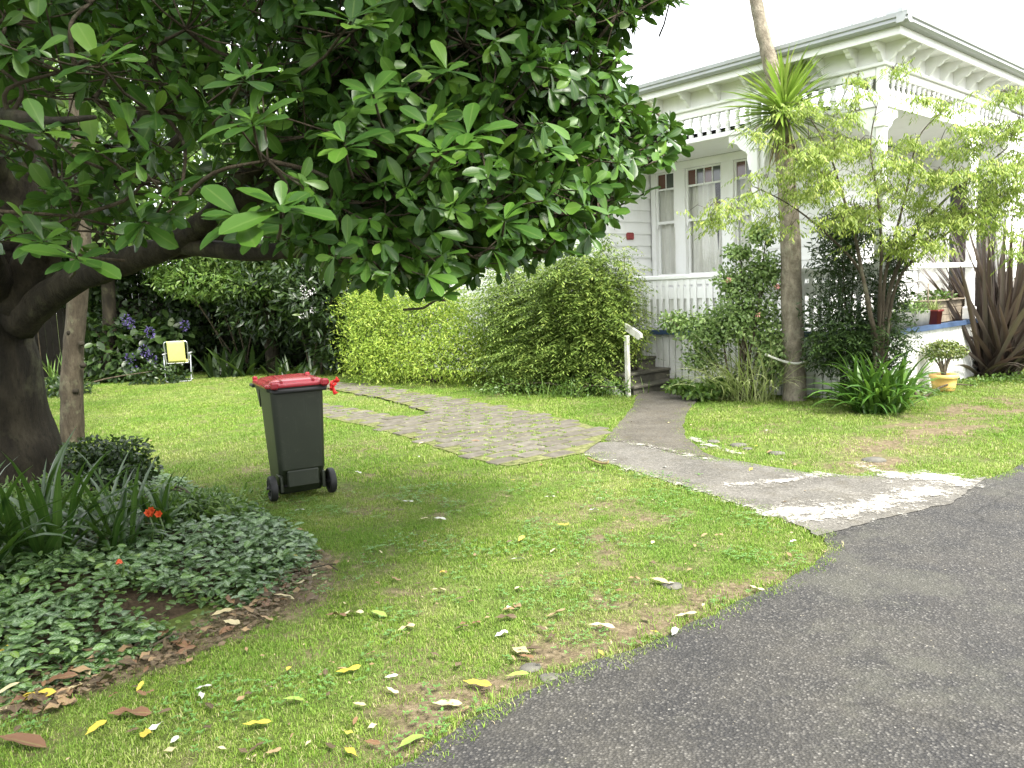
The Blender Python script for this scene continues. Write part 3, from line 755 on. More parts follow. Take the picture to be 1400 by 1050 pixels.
# posts, brackets, rails
def post(x, y, zt=CZ + .50):
    m_ = MB(); m_.box(x - .055, x + .055, y - .055, y + .055, DZ + .016, zt, .012); m_.box(x - .075, x + .075, y - .075, y + .075, DZ + .017, DZ + .20, .01)
    m_.box(x - .072, x + .072, y - .072, y + .072, CZ - .26, CZ - .21, .01); m_.box(x - .067, x + .067, y - .067, y + .067, 1.62, 1.72, .008)
    m_.build('veranda_post', M_white_p, house)
for x, y in ((.0, .0), (.0, 1.68), (.0, 3.15), (3.0, .0), (1.55, .0)):
    if (x, y) != (1.55, 0.0) and (x, y) != (0.0, 3.15): post(x + .0, y + .0)
def bracket(x, y, axis, s):
    prof = [(.055, 0), (.055, -.5)]
    for k in range(11):
        a = k / 10; prof.append((.055 + .05 + .30 * a ** 1.5 + .02 * math.sin(a * 14), -.5 + .42 * a ** .55))
    prof += [(.42, -.03), (.42, 0)]
    m_ = MB(); c_ = (y if axis == 'y' else x)
    pr = [(c_ + s * u, CZ - .012 + w) for u, w in prof]
    if axis == 'y': m_.prism(pr, 'x', x - .012, x + .012)
    else: m_.prism(pr, 'y', y - .012, y + .012)
    m_.build('post_bracket', M_white_p, house)
bracket(0, 0, 'y', 1); bracket(0, 1.68, 'y', -1); bracket(0, 1.68, 'y', 1); bracket(0, 0, 'x', 1); bracket(3.0, 0, 'x', -1); bracket(3.0, 0, 'x', 1)
# hand rails
for y0, y1 in ((.056, 1.62), (1.74, 4.51)):
    box('hand_rail', M_white_p, -.045, .045, y0, y1, 1.63, 1.70, bev=.012); box('under_rail', M_white_p, -.018, .018, y0, y1, 1.555, 1.628)
    box('bottom_rail', M_white_p, -.022, .022, y0, y1, DZ + .07, DZ + .12)
for x0, x1 in ((.056, 2.94),): box('hand_rail', M_white_p, x0, x1, -.04, .04, 1.625, 1.695, bev=.012)
y = .13; k = 0
while y < 4.48:
    g = k % 4
    if abs(y - 1.68) > .09:
        m_ = MB(); m_.box(-.017 - .012, .0 - .012, y - .031, y + .031, DZ + .06, 1.63 if g < 3 else 1.60, .003); m_.build('baluster', M_white_p, house)
    y += .118 if g < 3 else .16; k += 1
box('fret_panel', M_white_p, -.008, .006, .06, 1.62, 1.34, 1.50); box('fret_panel', M_white_p, -.008, .006, 1.74, 4.51, 1.34, 1.50)
box('back_panel', M_skirt_p, .012, .024, 1.74, 4.51, DZ + .12, 1.34)

# spindle frieze
FB, FT = CZ + .06, CZ + .34
sp_prof = [(.026, 0), (.030, .01), (.030, .045), (.016, .055), (.024, .07), (.036, .10), (.031, .13), (.018, .16), (.015, .19), (.026, .205), (.016, .215), (.030, .235), (.030, .28), (.022, .281)]
spm = MB(); spm.lathe(sp_prof, 8); spm.V = [(a * 1.2, b * 1.2, c) for a, b, c in spm.V]; sp_me = mesh_from('spindle', spm.V, spm.F, M_white_p, True)
def spindle(x, y): o = bpy.data.objects.new('spindle', sp_me); link(o, house); o.location = (x, y, FB)
for y0, y1 in ((.06, 1.62), (1.74, 4.5)):
    box('frieze_rail', M_white_p, -.04, .04, y0, y1, CZ - .01, FB - .001, bev=.006); box('frieze_beam', M_white_p, -.045, .045, y0, y1, FT + .001, FT + .11, bev=.006)
    n = int((y1 - y0) / .15)
    for k in range(n): spindle(0, y0 + (k + .5) * (y1 - y0) / n)
for x0, x1 in ((.06, 2.94), (3.06, 4.36)):
    box('frieze_rail', M_white_p, x0, x1, -.04, .04, CZ - .01, FB - .001, bev=.006); box('frieze_beam', M_white_p, x0, x1, -.045, .045, FT + .001, FT + .11, bev=.006)
    n = int((x1 - x0) / .15)
    for k in range(n): spindle(x0 + (k + .5) * (x1 - x0) / n, 0)
# cornice
B0 = FT + .115
box('cornice_board', M_white_p, -.05, .05, -.05, 12.2, B0, B0 + .24); box('cornice_board', M_white_p, .053, 9.7, -.05, .05, B0, B0 + .24)
box('cornice_moulding', M_white_p, -.085, -.052, -.085, 12.2, B0 - .015, B0 + .03, bev=.008); box('cornice_moulding', M_white_p, -.05, 9.7, -.085, -.052, B0 - .015, B0 + .03, bev=.008)
SO = B0 + .24; OV = .33
box('soffit', M_white_p, -OV, .05, -OV, 12.2, SO, SO + .02); box('soffit', M_white_p, .052, 9.7, -OV, .05, SO, SO + .02)
box('fascia', M_white_p, -OV - .025, -OV, -OV - .025, 12.2, SO - .03, SO + .13, bev=.004); box('fascia', M_white_p, -OV + .002, 9.7, -OV - .025, -OV, SO - .03, SO + .13, bev=.004)
def gutter(prof, a0, a1, axis):
    m_ = MB(); m_.prism(prof, axis, a0, a1); return m_.build('gutter', M_gutter, house)
gp = [(-OV - .026, SO + .06), (-OV - .10, SO + .06), (-OV - .13, SO + .085), (-OV - .125, SO + .12), (-OV - .145, SO + .13), (-OV - .15, SO + .175), (-OV - .03, SO + .175)]
gutter(gp, -OV - .15, 12.2, 'y'); gutter([(a, b + .002) for a, b in gp], -OV - .148, 9.7, 'x')
corb = [(0, 0), (.26, 0), (.27, -.04), (.235, -.065), (.215, -.06), (.195, -.095), (.155, -.12), (.12, -.115), (.10, -.15), (.065, -.19), (.04, -.21), (0, -.215)]
def corbel(c, axis, w=.045):
    pr = [(-.051 - a, SO - .001 + b) for a, b in corb]; m_ = MB()
    if axis == 'y': m_.prism(pr, 'y', c - w / 2, c + w / 2)
    else: m_.prism([(q[0], q[1]) for q in pr], 'x', c - w / 2, c + w / 2)
    m_.build('corbel', M_white_p, house)
for c in [-.02, .30] + [.72 + .50 * k for k in range(20)]: corbel(c, 'y', .06 if c < .4 else .045)
for c in [.0, .30] + [.70 + .46 * k for k in range(18)]: corbel(c, 'x', .06 if c < .4 else .045)
# hipped iron roof
e = OV + .13; m_ = MB(); rz0 = SO + .16; sl = .30
m_.add([(-e, -e, rz0), (9.8, -e, rz0), (9.8, 4.5, rz0 + sl * 5), (4.5, 4.5, rz0 + sl * 5), (-e, 12.3, rz0), (4.5, 12.3, rz0 + sl * 5)], [(0, 1, 2, 3), (0, 3, 5, 4)])
m_.build('roof', M_roof, house)
for k in range(36):
    x = -e + .05 + k * .28; L_ = min(5.0, x + e); q = MB()
    q.tube([(x, -e + .0, rz0 + .012), (x, -e + L_, rz0 + sl * L_ + .012)], .018, 5); q.build('roof_rib', M_roof, house)
for k in range(44):
    y = -e + .05 + k * .28; L_ = min(5.0, y + e); q = MB()
    q.tube([(-e, y, rz0 + .012), (-e + L_, y, rz0 + sl * L_ + .012)], .018, 5); q.build('roof_rib', M_roof, house)
q = MB(); q.tube([(-e, -e, rz0 + .03), (4.5, 4.5, rz0 + sl * 5 + .03)], .05, 6); q.build('roof_ridge', M_roof, house)

# steps up to the veranda, climbing to the left along the skirt
stp = empty('veranda_steps', (0, 0, 0)); stp.parent = house
yy = 2.98; z = .0
for k, (y0, zt) in enumerate(((3.0, .13), (3.20, .29), (3.47, .46), (3.74, .63), (4.0, .80))):
    box('tread', M_step_w, -1.12, -.008, y0 - .03, y0 + .30, zt - .04, zt, parent=stp, bev=.008); box('riser', M_step_w, -1.10, -.01, y0, y0 + .025, zt - .20, zt - .041, parent=stp)
box('landing', M_step_w, -1.12, -.01, 4.32, 5.1, .70, .79, parent=stp)
nw = MB(); nw.box(-1.19, -1.13, 3.03, 3.09, -.02, .86, .006); nw.build('newel_post', M_post, stp)
q = MB(); q.prism([(2.88, .80), (2.84, .83), (2.84, .88), (2.88, .91), (3.12, 1.03), (3.12, .93)], 'x', -1.125, -1.075); q.build('stair_rail', M_post, stp)
q = MB(); q.prism([(3.11, -.02), (4.35, .76), (4.35, .60), (3.4, -.02)], 'x', -1.16, -1.122); q.build('stringer', M_skirt_p, stp)
# ================================================================== PLANTS
def lc(x, y, z=0.0):   # villa-local point to world
    p = C3[:2] + uR * x + uL * y; return np.array([p[0], p[1], z])
# ---- materials
L_big = m_leaf('glossy_tree_leaf', [(0, (.014, .040, .008, 1)), (.45, (.032, .085, .012, 1)), (.8, (.065, .145, .018, 1)), (.965, (.12, .21, .024, 1)), (1, (.30, .25, .02, 1))], .36, .22, .30, .12, transcol=(.07, .15, .01, 1))
L_yel = m_leaf('yellow_green_leaf', [(0, (.10, .17, .02, 1)), (.5, (.21, .31, .035, 1)), (.85, (.36, .44, .07, 1)), (1, (.5, .5, .13, 1))], .45, .4, .35, 0)
L_nan = m_leaf('nandina_leaf', [(0, (.06, .10, .022, 1)), (.5, (.14, .21, .045, 1)), (.85, (.25, .32, .07, 1)), (.97, (.28, .31, .07, 1)), (1, (.22, .08, .04, 1))], .42, .3, .4, 0)
L_fea = m_leaf('feathery_leaf', [(0, (.10, .155, .025, 1)), (.5, (.21, .285, .045, 1)), (.85, (.35, .41, .09, 1)), (1, (.48, .45, .17, 1))], .45, .42, .35, 0)
L_dark = m_leaf('dark_shrub_leaf', [(0, (.008, .018, .006, 1)), (.5, (.017, .036, .009, 1)), (.9, (.042, .075, .018, 1)), (1, (.10, .14, .035, 1))], .4, .2, .45, 0)  # ramp darkened further to stand in for shade at the back left
L_mid = m_leaf('mid_green_leaf', [(0, (.035, .075, .016, 1)), (.5, (.075, .14, .025, 1)), (.9, (.14, .21, .045, 1)), (1, (.24, .27, .08, 1))], .42, .3, .4, 0)
L_far = m_leaf('backdrop_leaf', [(0, (.05, .09, .015, 1)), (.5, (.10, .17, .025, 1)), (1, (.20, .27, .05, 1))], .5, .45, .3, 0)
L_rose = m_leaf('rose_leaf', [(0, (.07, .12, .04, 1)), (.5, (.16, .25, .07, 1)), (.9, (.28, .37, .13, 1)), (1, (.42, .44, .24, 1))], .42, .3, .4, 0)
L_var = m_leaf('veined_groundcover_leaf', [(0, (.016, .045, .010, 1)), (.4, (.035, .09, .018, 1)), (.8, (.085, .17, .03, 1)), (1, (.20, .30, .05, 1))], .38, .2, .45, 0, varieg=((.28, .37, .22, 1), .65))
L_strap = m_leaf('strap_leaf', [(0, (.010, .032, .006, 1)), (.6, (.022, .06, .010, 1)), (1, (.05, .10, .018, 1))], .35, .22, .5, .15)
L_agap = m_leaf('agapanthus_leaf', [(0, (.022, .065, .010, 1)), (.6, (.05, .125, .017, 1)), (1, (.12, .22, .035, 1))], .35, .25, .5, .15)
L_cab = m_leaf('cabbage_tree_leaf', [(0, (.13, .21, .03, 1)), (.5, (.24, .35, .06, 1)), (1, (.42, .47, .14, 1))], .4, .35, .4, 0)
L_deadc = m_leaf('dead_cabbage_leaf', [(0, (.15, .11, .05, 1)), (1, (.30, .24, .13, 1))], .8, .1, .2, 0)
L_flax = m_leaf('bronze_flax_leaf', [(0, (.035, .026, .024, 1)), (.5, (.07, .056, .048, 1)), (.85, (.14, .12, .10, 1)), (1, (.17, .16, .09, 1))], .38, .12, .5, .12, transcol=(.20, .10, .06, 1))
L_grs = m_leaf('arching_grass_leaf', [(0, (.16, .21, .06, 1)), (.5, (.32, .37, .14, 1)), (1, (.5, .52, .3, 1))], .5, .35, .3, 0)
B_big = m_bark('dark_bark', (.012, .010, .007, 1), (.024, .020, .013, 1), (.055, .047, .03, 1), 7, (.085, .085, .045, 1), .6, 1.0)
B_lite = m_bark('slim_bark', (.030, .024, .016, 1), (.055, .045, .03, 1), (.10, .085, .058, 1), 9, (.17, .18, .11, 1), .4)
B_cab = m_bark('cabbage_bark', (.13, .11, .08, 1), (.24, .21, .16, 1), (.38, .34, .26, 1), 14, (.30, .31, .22, 1), .5, 1.0, .6)
B_twig = m_bark('twig_bark', (.035, .028, .018, 1), (.065, .052, .034, 1), (.12, .10, .07, 1), 20)

# ---- generic shrub
def shrub(name, label, cat, base, blobs, n, leaf, tmpl, size, stems=5, bark=B_twig, up=.5, jit=.6, shell=.5, lump=.35, group=None, droop=.2, inner=True, stem_r=.02):
    root = empty(name, base, label=label, cat=cat, group=group); b = np.array(base)
    P, nn = cloud(blobs, n, shell, lump); Y, N = leafset(P, nn, droop, up, jit)
    scatter('crown', tmpl, P - b, Y, N, rng.uniform(size * .7, size * 1.3, len(P)), leaf, root, kind='stuff')
    m_ = MB(); rr = random.Random(int(b[0] * 100))
    for k in range(stems):
        c, r = blobs[k % len(blobs)][:2]; e = np.array(c) + np.array([rr.uniform(-.5, .5) * r[0], rr.uniform(-.5, .5) * r[1], rr.uniform(.0, .5) * r[2]])
        s0 = b + np.array([rr.uniform(-.15, .15), rr.uniform(-.15, .15), 0]); mid = (s0 * .6 + e * .4) + np.array([rr.uniform(-.1, .1), rr.uniform(-.1, .1), .1])
        p_, r_ = catmull([s0 - b, mid - b, e - b], [stem_r, stem_r * .7, stem_r * .3], 4); m_.tube(p_, r_, 5, rough=.2)
    m_.build('stem', bark, root, smooth=True); return root

# ---- the big foreground tree
TB = np.array([-4.0, 6.15, 0.0])
tree = empty('broadleaf_tree', TB, label='large dark tree with glossy oval leaves arching over the lawn from the left edge', cat='tree')
def limb(pts, rad, name='limb', n=12, sub=6, rough=.16, seed=0, bark=B_big, par=tree, org=TB):
    p_, r_ = catmull([np.array(p) - org for p in pts], rad, sub); m_ = MB(); m_.tube(p_, r_, n, rough=rough, seed=seed); m_.build(name, bark, par, smooth=True)
    return [q + org for q in p_], r_
SK = []
tp, tr_ = limb([(-3.98, 6.15, -.05), (-3.98, 6.15, .12), (-4.0, 6.15, .35), (-4.02, 6.15, .7), (-4.02, 6.12, 1.1), (-4.02, 6.1, 1.45), tuple(at(8, 330, 6.1)), tuple(at(8, 200, 6.0)), tuple(at(20, 20, 6.0)), tuple(at(10, -200, 6.0))], [.56, .48, .42, .39, .375, .36, .28, .23, .19, .10], 'trunk', 20, 7, .14)
SK += tp[25:]
for i, (pts, rad) in enumerate([
    ([at(25, 440, 6.0), at(85, 392, 5.75), at(155, 362, 5.3), at(235, 335, 5.0), at(300, 285, 4.6), at(350, 225, 4.3), at(400, 165, 4.0), at(470, 110, 3.8), at(560, 60, 3.7)], [.14, .105, .088, .075, .064, .055, .045, .036, .026]),
    ([at(130, 372, 5.4), at(200, 350, 5.2), at(280, 335, 5.1), at(380, 300, 4.9), at(500, 270, 4.7), at(640, 240, 4.6), at(790, 215, 4.7)], [.07, .06, .052, .044, .036, .028, .016]),
    ([at(15, 330, 6.0), at(70, 300, 5.9), at(100, 250, 5.8), at(150, 238, 5.6), at(190, 242, 5.5), at(240, 200, 5.3), at(310, 140, 5.1), at(380, 60, 5.0)], [.16, .12, .09, .075, .07, .055, .045, .03]),
    ([at(20, 420, 6.0), at(60, 340, 5.9), at(90, 290, 5.6), at(130, 240, 5.4), at(210, 150, 5.2), at(290, 60, 5.0), at(360, -60, 4.9)], [.19, .14, .11, .09, .07, .05, .03]),
    ([at(0, 250, 6.0), at(-40, 120, 5.4), at(0, -50, 4.6), at(120, -200, 4.0), at(320, -300, 3.7)], [.2, .15, .11, .08, .05]),
    ([at(300, 287, 4.6), at(420, 240, 4.2), at(560, 225, 3.9), at(700, 190, 3.8), at(790, 165, 4.0)], [.07, .055, .042, .03, .010]),
    ([at(240, 333, 5.0), at(340, 345, 4.6), at(450, 335, 4.2), at(560, 330, 3.9), at(650, 335, 3.9)], [.06, .05, .04, .028, .014]),
    ([at(700, 190, 3.8), at(790, 200, 4.0), at(860, 205, 4.2), at(905, 195, 4.3)], [.03, .022, .016, .008]),
    ([at(10, 420, 6.1), at(-30, 330, 5.4), at(-60, 220, 4.3), at(-20, 165, 3.0), at(70, 165, 2.45), at(130, 160, 2.3)], [.16, .11, .07, .035, .011, .006])]):
    p_, r_ = limb(pts, rad, 'limb', 9, 5, .18, i); SK += p_
SKA = np.array(SK)
SIL = [(-60, -60), (925, -60), (925, 0), (885, 18), (850, 50), (845, 95), (872, 140), (915, 160), (942, 190), (915, 218), (868, 238), (850, 285), (822, 318), (775, 342), (718, 358), (660, 380), (612, 402), (545, 392), (480, 378), (425, 345), (345, 330), (260, 292), (150, 345), (60, 335), (-60, 320)]
def branchlets(n, f, ylo, yhi):
    out = []
    while len(out) < n:
        px, py = f(); Y = ylo(px, py) + (yhi(px, py) - ylo(px, py)) * random.random() ** 1.2; out.append(at(px, py, Y))
    return out
def f_in():
    while True:
        px, py = random.uniform(-60, 925), random.uniform(-60, 400)
        if not inpoly(np.array([px]), np.array([py]), SIL)[0]: continue
        if px < 440 and py > 100 and random.random() < .80: continue
        if px < 430 and py < 110 and random.random() < .62: continue
        if px > 840 and random.random() < .35: continue
        return px, py
def ylo(px, py): return 2.7 if px < 420 else (2.75 + (px - 420) / 280 * .4 if px < 700 else 3.15 + (px - 700) / 200 * 1.0)
def yhi(px, py): return 5.4 if px < 420 else (4.8 if px < 700 else 4.9)
BC = branchlets(640, f_in, ylo, yhi)
BC += branchlets(260, lambda: (random.uniform(-500, 900), random.uniform(-900, -60)), lambda a, b: 2.6, lambda a, b: 5.5)
BC += [np.array([random.uniform(-7.5, -3.2), random.uniform(3.5, 8.5), random.uniform(2.9, 6.0)]) for _ in range(120)]
BC += [np.array([random.uniform(-4.6, .5), random.uniform(-4.0, 4.0), random.uniform(3.1, 5.4)]) for _ in range(700)]
# sprays that the photograph shows singly
SING = [(at(345, 165, 2.3), 1.0), (at(335, 105, 2.35), .9), (at(135, 85, 2.4), 1), (at(60, 180, 2.35), .9), (at(130, 205, 2.45), .8), (at(385, 285, 2.15), 1.1), (at(330, 300, 2.2), 1.1), (at(105, 350, 2.5), 1.0), (at(60, 330, 2.55), .8), (at(225, 270, 2.6), .9),
        (at(510, 130, 2.5), 1), (at(610, 95, 2.7), 1), (at(640, 185, 2.6), 1.1), (at(690, 300, 2.9), 1.0), (at(600, 205, 2.5), .9), (at(470, 195, 2.4), .9), (at(560, 395, 3.0), .9), (at(605, 405, 3.0), .9), (at(585, 170, 2.6), .9), (at(720, 80, 3), 1), (at(545, 350, 2.9), 1), (at(480, 30, 2.5), 1), (at(880, 170, 4.3), 1), (at(905, 190, 4.3), .9), (at(915, 5, 4.2), .9), (at(880, 265, 4.3), .9)]
tw = MB(); RP, RA, RS = [], [], []
NODES = SKA.copy(); dist0 = [np.min(np.sum((SKA - c) ** 2, 1)) for c in BC]; BC = [BC[i] for i in np.argsort(dist0)]
for c in BC:
    j = np.argmin(np.sum((NODES - c) ** 2, 1)); s0 = NODES[j]; NODES = np.vstack([NODES, c]); d = c - s0; Ld = np.linalg.norm(d) + 1e-6
    if Ld > .12:
        mid = s0 + d * .5 + np.array([random.uniform(-.08, .08), random.uniform(-.08, .08), random.uniform(-.02, .12) * Ld]); p_, r_ = catmull([s0, mid, c], [.009, .007, .005], 4)
        tw.tube([q - TB for q in p_], r_, 5, caps=False)
    od = d / Ld
    for k in range(random.randint(4, 8)):
        v = unit(1)[0]; v = v * .8 + od * .5; v[2] = v[2] * .7 + .1; v /= np.linalg.norm(v); tip = c + v * random.uniform(.10, .30)
        px, py, z = proj(tip)
        if 0 < z[0] and 930 < px[0] < 1500 and -200 < py[0] < 700: continue
        if z[0] > 0 and 0 < px[0] < 1400 and py[0] > -20 and not inpoly(px, py, SIL)[0]: continue
        if 0 < z[0] < 2.0 and -400 < px[0] < 1500 and -100 < py[0] < 1100: continue
        tw.tube([c - TB, (c + tip) / 2 - TB + np.array([0, 0, -.01]), tip - TB], [.0045, .0035, .003], 4, caps=False)
        RP.append(tip); RA.append(v * .8 + np.array([0, 0, .55])); RS.append(random.uniform(.8, 1.15))
for c, s_ in SING:
    v = np.array([random.uniform(-.25, .25), -.40, .75]); RP.append(c); RA.append(v); RS.append(s_ * 1.32 + 10)
    bk = c - np.array([random.uniform(-.1, .25), -.35, .05]); tw.tube([bk - TB, (bk + c) / 2 - TB - np.array([0, 0, .02]), c - TB], [.006, .005, .004], 5, caps=False)
tw.build('twigs', B_twig, tree, smooth=True, kind='stuff')
LPp, LY, LN, LS = [], [], [], []
for p, a, s_ in zip(RP, RA, RS):
    a = a / np.linalg.norm(a); x_ = np.cross(a, [0, 1, .3]); x_ /= np.linalg.norm(x_); y_ = np.cross(a, x_); ph = random.random() * 6.28
    sg = s_ > 5; s_ = s_ - 10 if sg else s_
    for k in range(9 if sg else random.randint(5, 9)):
        an = ph + k * 2.4 + random.uniform(-.3, .3); rad_ = x_ * math.cos(an) + y_ * math.sin(an); el = (.05 + .09 * k + random.uniform(-.1, .1)) if sg else random.uniform(-.5, .9) + .06 * k
        yd = rad_ * math.cos(el) + a * math.sin(el); nd = -rad_ * math.sin(el) + a * math.cos(el); yd[2] -= random.uniform(.0, .25 if sg else .6)
        LPp.append(p + a * random.uniform(-.02, .01)); LY.append(yd); LN.append(nd + unit(1)[0] * (.12 if sg else .35)); LS.append(.096 * s_ * random.uniform(.5, 1.3))
LPp, LY, LN, LS = map(np.array, (LPp, LY, LN, LS)); print('tree leaves', len(LPp))
px, py, z = proj(LPp); vis = (px > 0) & (px < 1400) & (py > 0) & (py < 1000) & (z > 0); order = np.argsort(np.where(vis, z, 1e9))[:300]
msk = np.zeros(len(LPp), bool); msk[order] = True
scatter_parts('leaf', leaf_mesh('leaf', T_mag, L_big), LPp[msk], LY[msk], LN[msk], LS[msk], tree)
msk2 = ~msk & (rng.random(len(msk)) < .7); scatter('foliage', T_mag, LPp[msk2] - TB, LY[msk2], LN[msk2], LS[msk2], L_big, tree, kind='stuff')
msk3 = ~msk & ~msk2; scatter('foliage', T_mag2, LPp[msk3] - TB, LY[msk3], LN[msk3], LS[msk3], L_big, tree, kind='stuff')

# ---- slim trunk tree behind it
b = np.array(G(98, 604)); slim = empty('slim_tree', b, label='slim grey-brown tree trunk standing just right of the big dark trunk', cat='tree')
p_, r_ = catmull([b - b + np.array([0, 0, -.05]), at(98, 520, b[1]) - b, at(104, 420, b[1]) - b, at(112, 300, b[1]) - b, at(105, 120, b[1] + .3) - b, at(120, -120, b[1]) - b], [.135, .12, .112, .105, .09, .06], 7)
m_ = MB(); m_.tube(p_, r_, 12, rough=.15, seed=5); m_.build('trunk', B_lite, slim, smooth=True)
m_ = MB()
for hx, hy in ((110, 470), (102, 535), (94, 455), (112, 500)):
    q = at(hx, hy, b[1] - .10) - b; m_.tube([q + np.array([0, .04, 0]), q, q + np.array([0, -.02, 0])], [.035, .03, .012], 7)
m_.build('knots', B_big, slim, smooth=True, kind='stuff')
P, nn = cloud([(b + np.array([.1, 0, 5.6]), (1.5, 1.5, 1.0)), (b + np.array([-.8, .6, 4.9]), (1.1, 1.1, .8))], 3000, .3); Y, N = leafset(P, nn)
scatter('crown', T_oval, P - b, Y, N, rng.uniform(.07, .12, len(P)), L_mid, slim, kind='stuff')

# ---- dark board fence, lengthened to stand in for black shade along the back
B_f = m_plain('dark_fence_timber', (.022, .018, .013, 1), .9, .4, 5, .4)
f0 = np.array([-17.5, 18.9, 0]); fence = empty('board_fence', f0, label='dark brown vertical board fence behind the garden bed at left, extended to imitate shade', cat='fence')
for k in range(108):
    x = k * .152; h_ = 2.3 + random.uniform(-.02, .02); m_ = MB(); m_.box(x, x + .143, random.uniform(-.004, .004), .022, 0, h_, .004); m_.build('fence_board', B_f, fence)
for z_ in (.4, 1.5): m_ = MB(); m_.box(0, 16.4, .026, .07, z_, z_ + .09); m_.build('fence_rail', B_f, fence)
for k in range(7): m_ = MB(); m_.box(k * 2.6, k * 2.4 + .1, .072, .17, 0, 1.8); m_.build('fence_post', B_f, fence)

# ---- backdrop trees and shrubs (left and centre)
def bgtree(x, y, h, r, label, leaf, n, size=.16, tmpl=T_oval):
    b = np.array([x, y, 0.]); root = empty('background_tree', b, label=label, cat='tree', group='trees beyond the back of the lawn'); rr = random.Random(int(x * 31))
    bl = [(b + np.array([rr.uniform(-.7, .7) * r, rr.uniform(-.5, .5) * r, h * rr.uniform(.45, .92)]), (r * rr.uniform(.4, .62), r * rr.uniform(.4, .6), h * rr.uniform(.13, .2))) for _ in range(9)]
    P, nn = cloud(bl, n, .45, .4); Y, N = leafset(P, nn); scatter('crown', tmpl, P - b, Y, N, rng.uniform(size * .7, size * 1.3, len(P)), leaf, root, kind='stuff')
    m_ = MB(); p_, r_ = catmull([(0, 0, -.1), (rr.uniform(-.2, .2), 0, h * .4), (rr.uniform(-.3, .3), 0, h * .85)], [.17, .13, .05], 5); m_.tube(p_, r_, 8, rough=.2)
    m_.build('trunk', B_big, root, smooth=True)
    for c, _ in bl[:5]:
        m_ = MB(); m_.tube([(0, 0, h * .35), tuple((c - b) * .5 + np.array([0, 0, h * .15])), tuple(c - b)], [.07, .05, .02], 6); m_.build('limb', B_big, root, smooth=True)
for (x, y, h, r, lab, lf, n) in ((-15.5, 21.5, 7.5, 3.2, 'tall leafy tree behind the dark fence at the far left', L_mid, 9000), (-11.2, 22.5, 8.6, 3.0, 'tall yellow-green tree showing between the big branches, behind the folding chair', L_far, 9000),
                              (-7.2, 22.0, 7.8, 3.0, 'leafy tree behind the dark shrubs right of the folding chair', L_mid, 9000), (-3.4, 22.5, 7.2, 2.6, 'bright leafy tree behind the yellow-green hedge', L_far, 7000), (-19.5, 19.5, 7.5, 3.0, 'dark leafy tree outside the end of the fence', L_dark, 6000)):
    bgtree(x, y, h, r, lab, lf, n)
for (x, y, h, r, lab, lf, n) in ((-8.6, 17.0, 6.6, 2.4, 'spreading tree added to shade the dark bed behind the folding chair', L_mid, 9000), (-12.6, 17.2, 6.8, 2.4, 'spreading tree added to shade the fence end left of the folding chair', L_mid, 8000), (-5.2, 17.4, 6.6, 2.0, 'spreading tree added to shade the dark rhododendron behind the bin', L_mid, 7000)):  # extra crowns added to block sun from the back garden
    bgtree(x, y, h, r, lab, lf, n)
def S3(cx, cy, cz, rx, ry, rz, *w): return ((cx, cy, cz), (rx, ry, rz)) + tuple(w)
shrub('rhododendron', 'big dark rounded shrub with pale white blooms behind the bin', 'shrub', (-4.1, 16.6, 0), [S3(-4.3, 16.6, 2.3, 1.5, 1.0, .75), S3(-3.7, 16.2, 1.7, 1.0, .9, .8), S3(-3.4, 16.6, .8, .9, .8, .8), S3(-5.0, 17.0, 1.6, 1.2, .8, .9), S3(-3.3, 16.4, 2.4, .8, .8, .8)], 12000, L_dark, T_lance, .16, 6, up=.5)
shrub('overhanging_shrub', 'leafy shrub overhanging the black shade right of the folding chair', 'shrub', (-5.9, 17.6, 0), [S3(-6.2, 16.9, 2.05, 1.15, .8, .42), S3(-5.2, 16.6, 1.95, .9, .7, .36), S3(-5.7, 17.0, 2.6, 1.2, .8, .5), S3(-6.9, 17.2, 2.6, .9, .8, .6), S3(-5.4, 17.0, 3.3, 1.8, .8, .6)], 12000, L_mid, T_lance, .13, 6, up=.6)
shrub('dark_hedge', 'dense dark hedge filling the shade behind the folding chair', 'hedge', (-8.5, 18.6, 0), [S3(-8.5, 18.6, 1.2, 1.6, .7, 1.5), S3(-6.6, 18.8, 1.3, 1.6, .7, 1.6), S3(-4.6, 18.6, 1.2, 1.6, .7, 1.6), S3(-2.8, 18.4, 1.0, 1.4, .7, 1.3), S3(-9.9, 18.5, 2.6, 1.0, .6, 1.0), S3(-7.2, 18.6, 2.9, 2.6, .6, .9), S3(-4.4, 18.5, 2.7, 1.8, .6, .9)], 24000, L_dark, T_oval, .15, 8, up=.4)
shrub('shade_shrub', 'loose dark shrub hanging over the fence at the far left', 'shrub', (-10.6, 17.8, 0), [S3(-10.5, 17.6, 2.4, .9, .7, .45), S3(-11.0, 17.9, 3.0, 1.2, .7, .5), S3(-12.6, 18.3, .7, 1.4, .5, .7), S3(-14.2, 18.2, .8, 1.4, .5, .8), S3(-12.5, 18.3, 2.8, 2.2, .5, .8)], 12000, L_dark, T_lance, .16, 6)
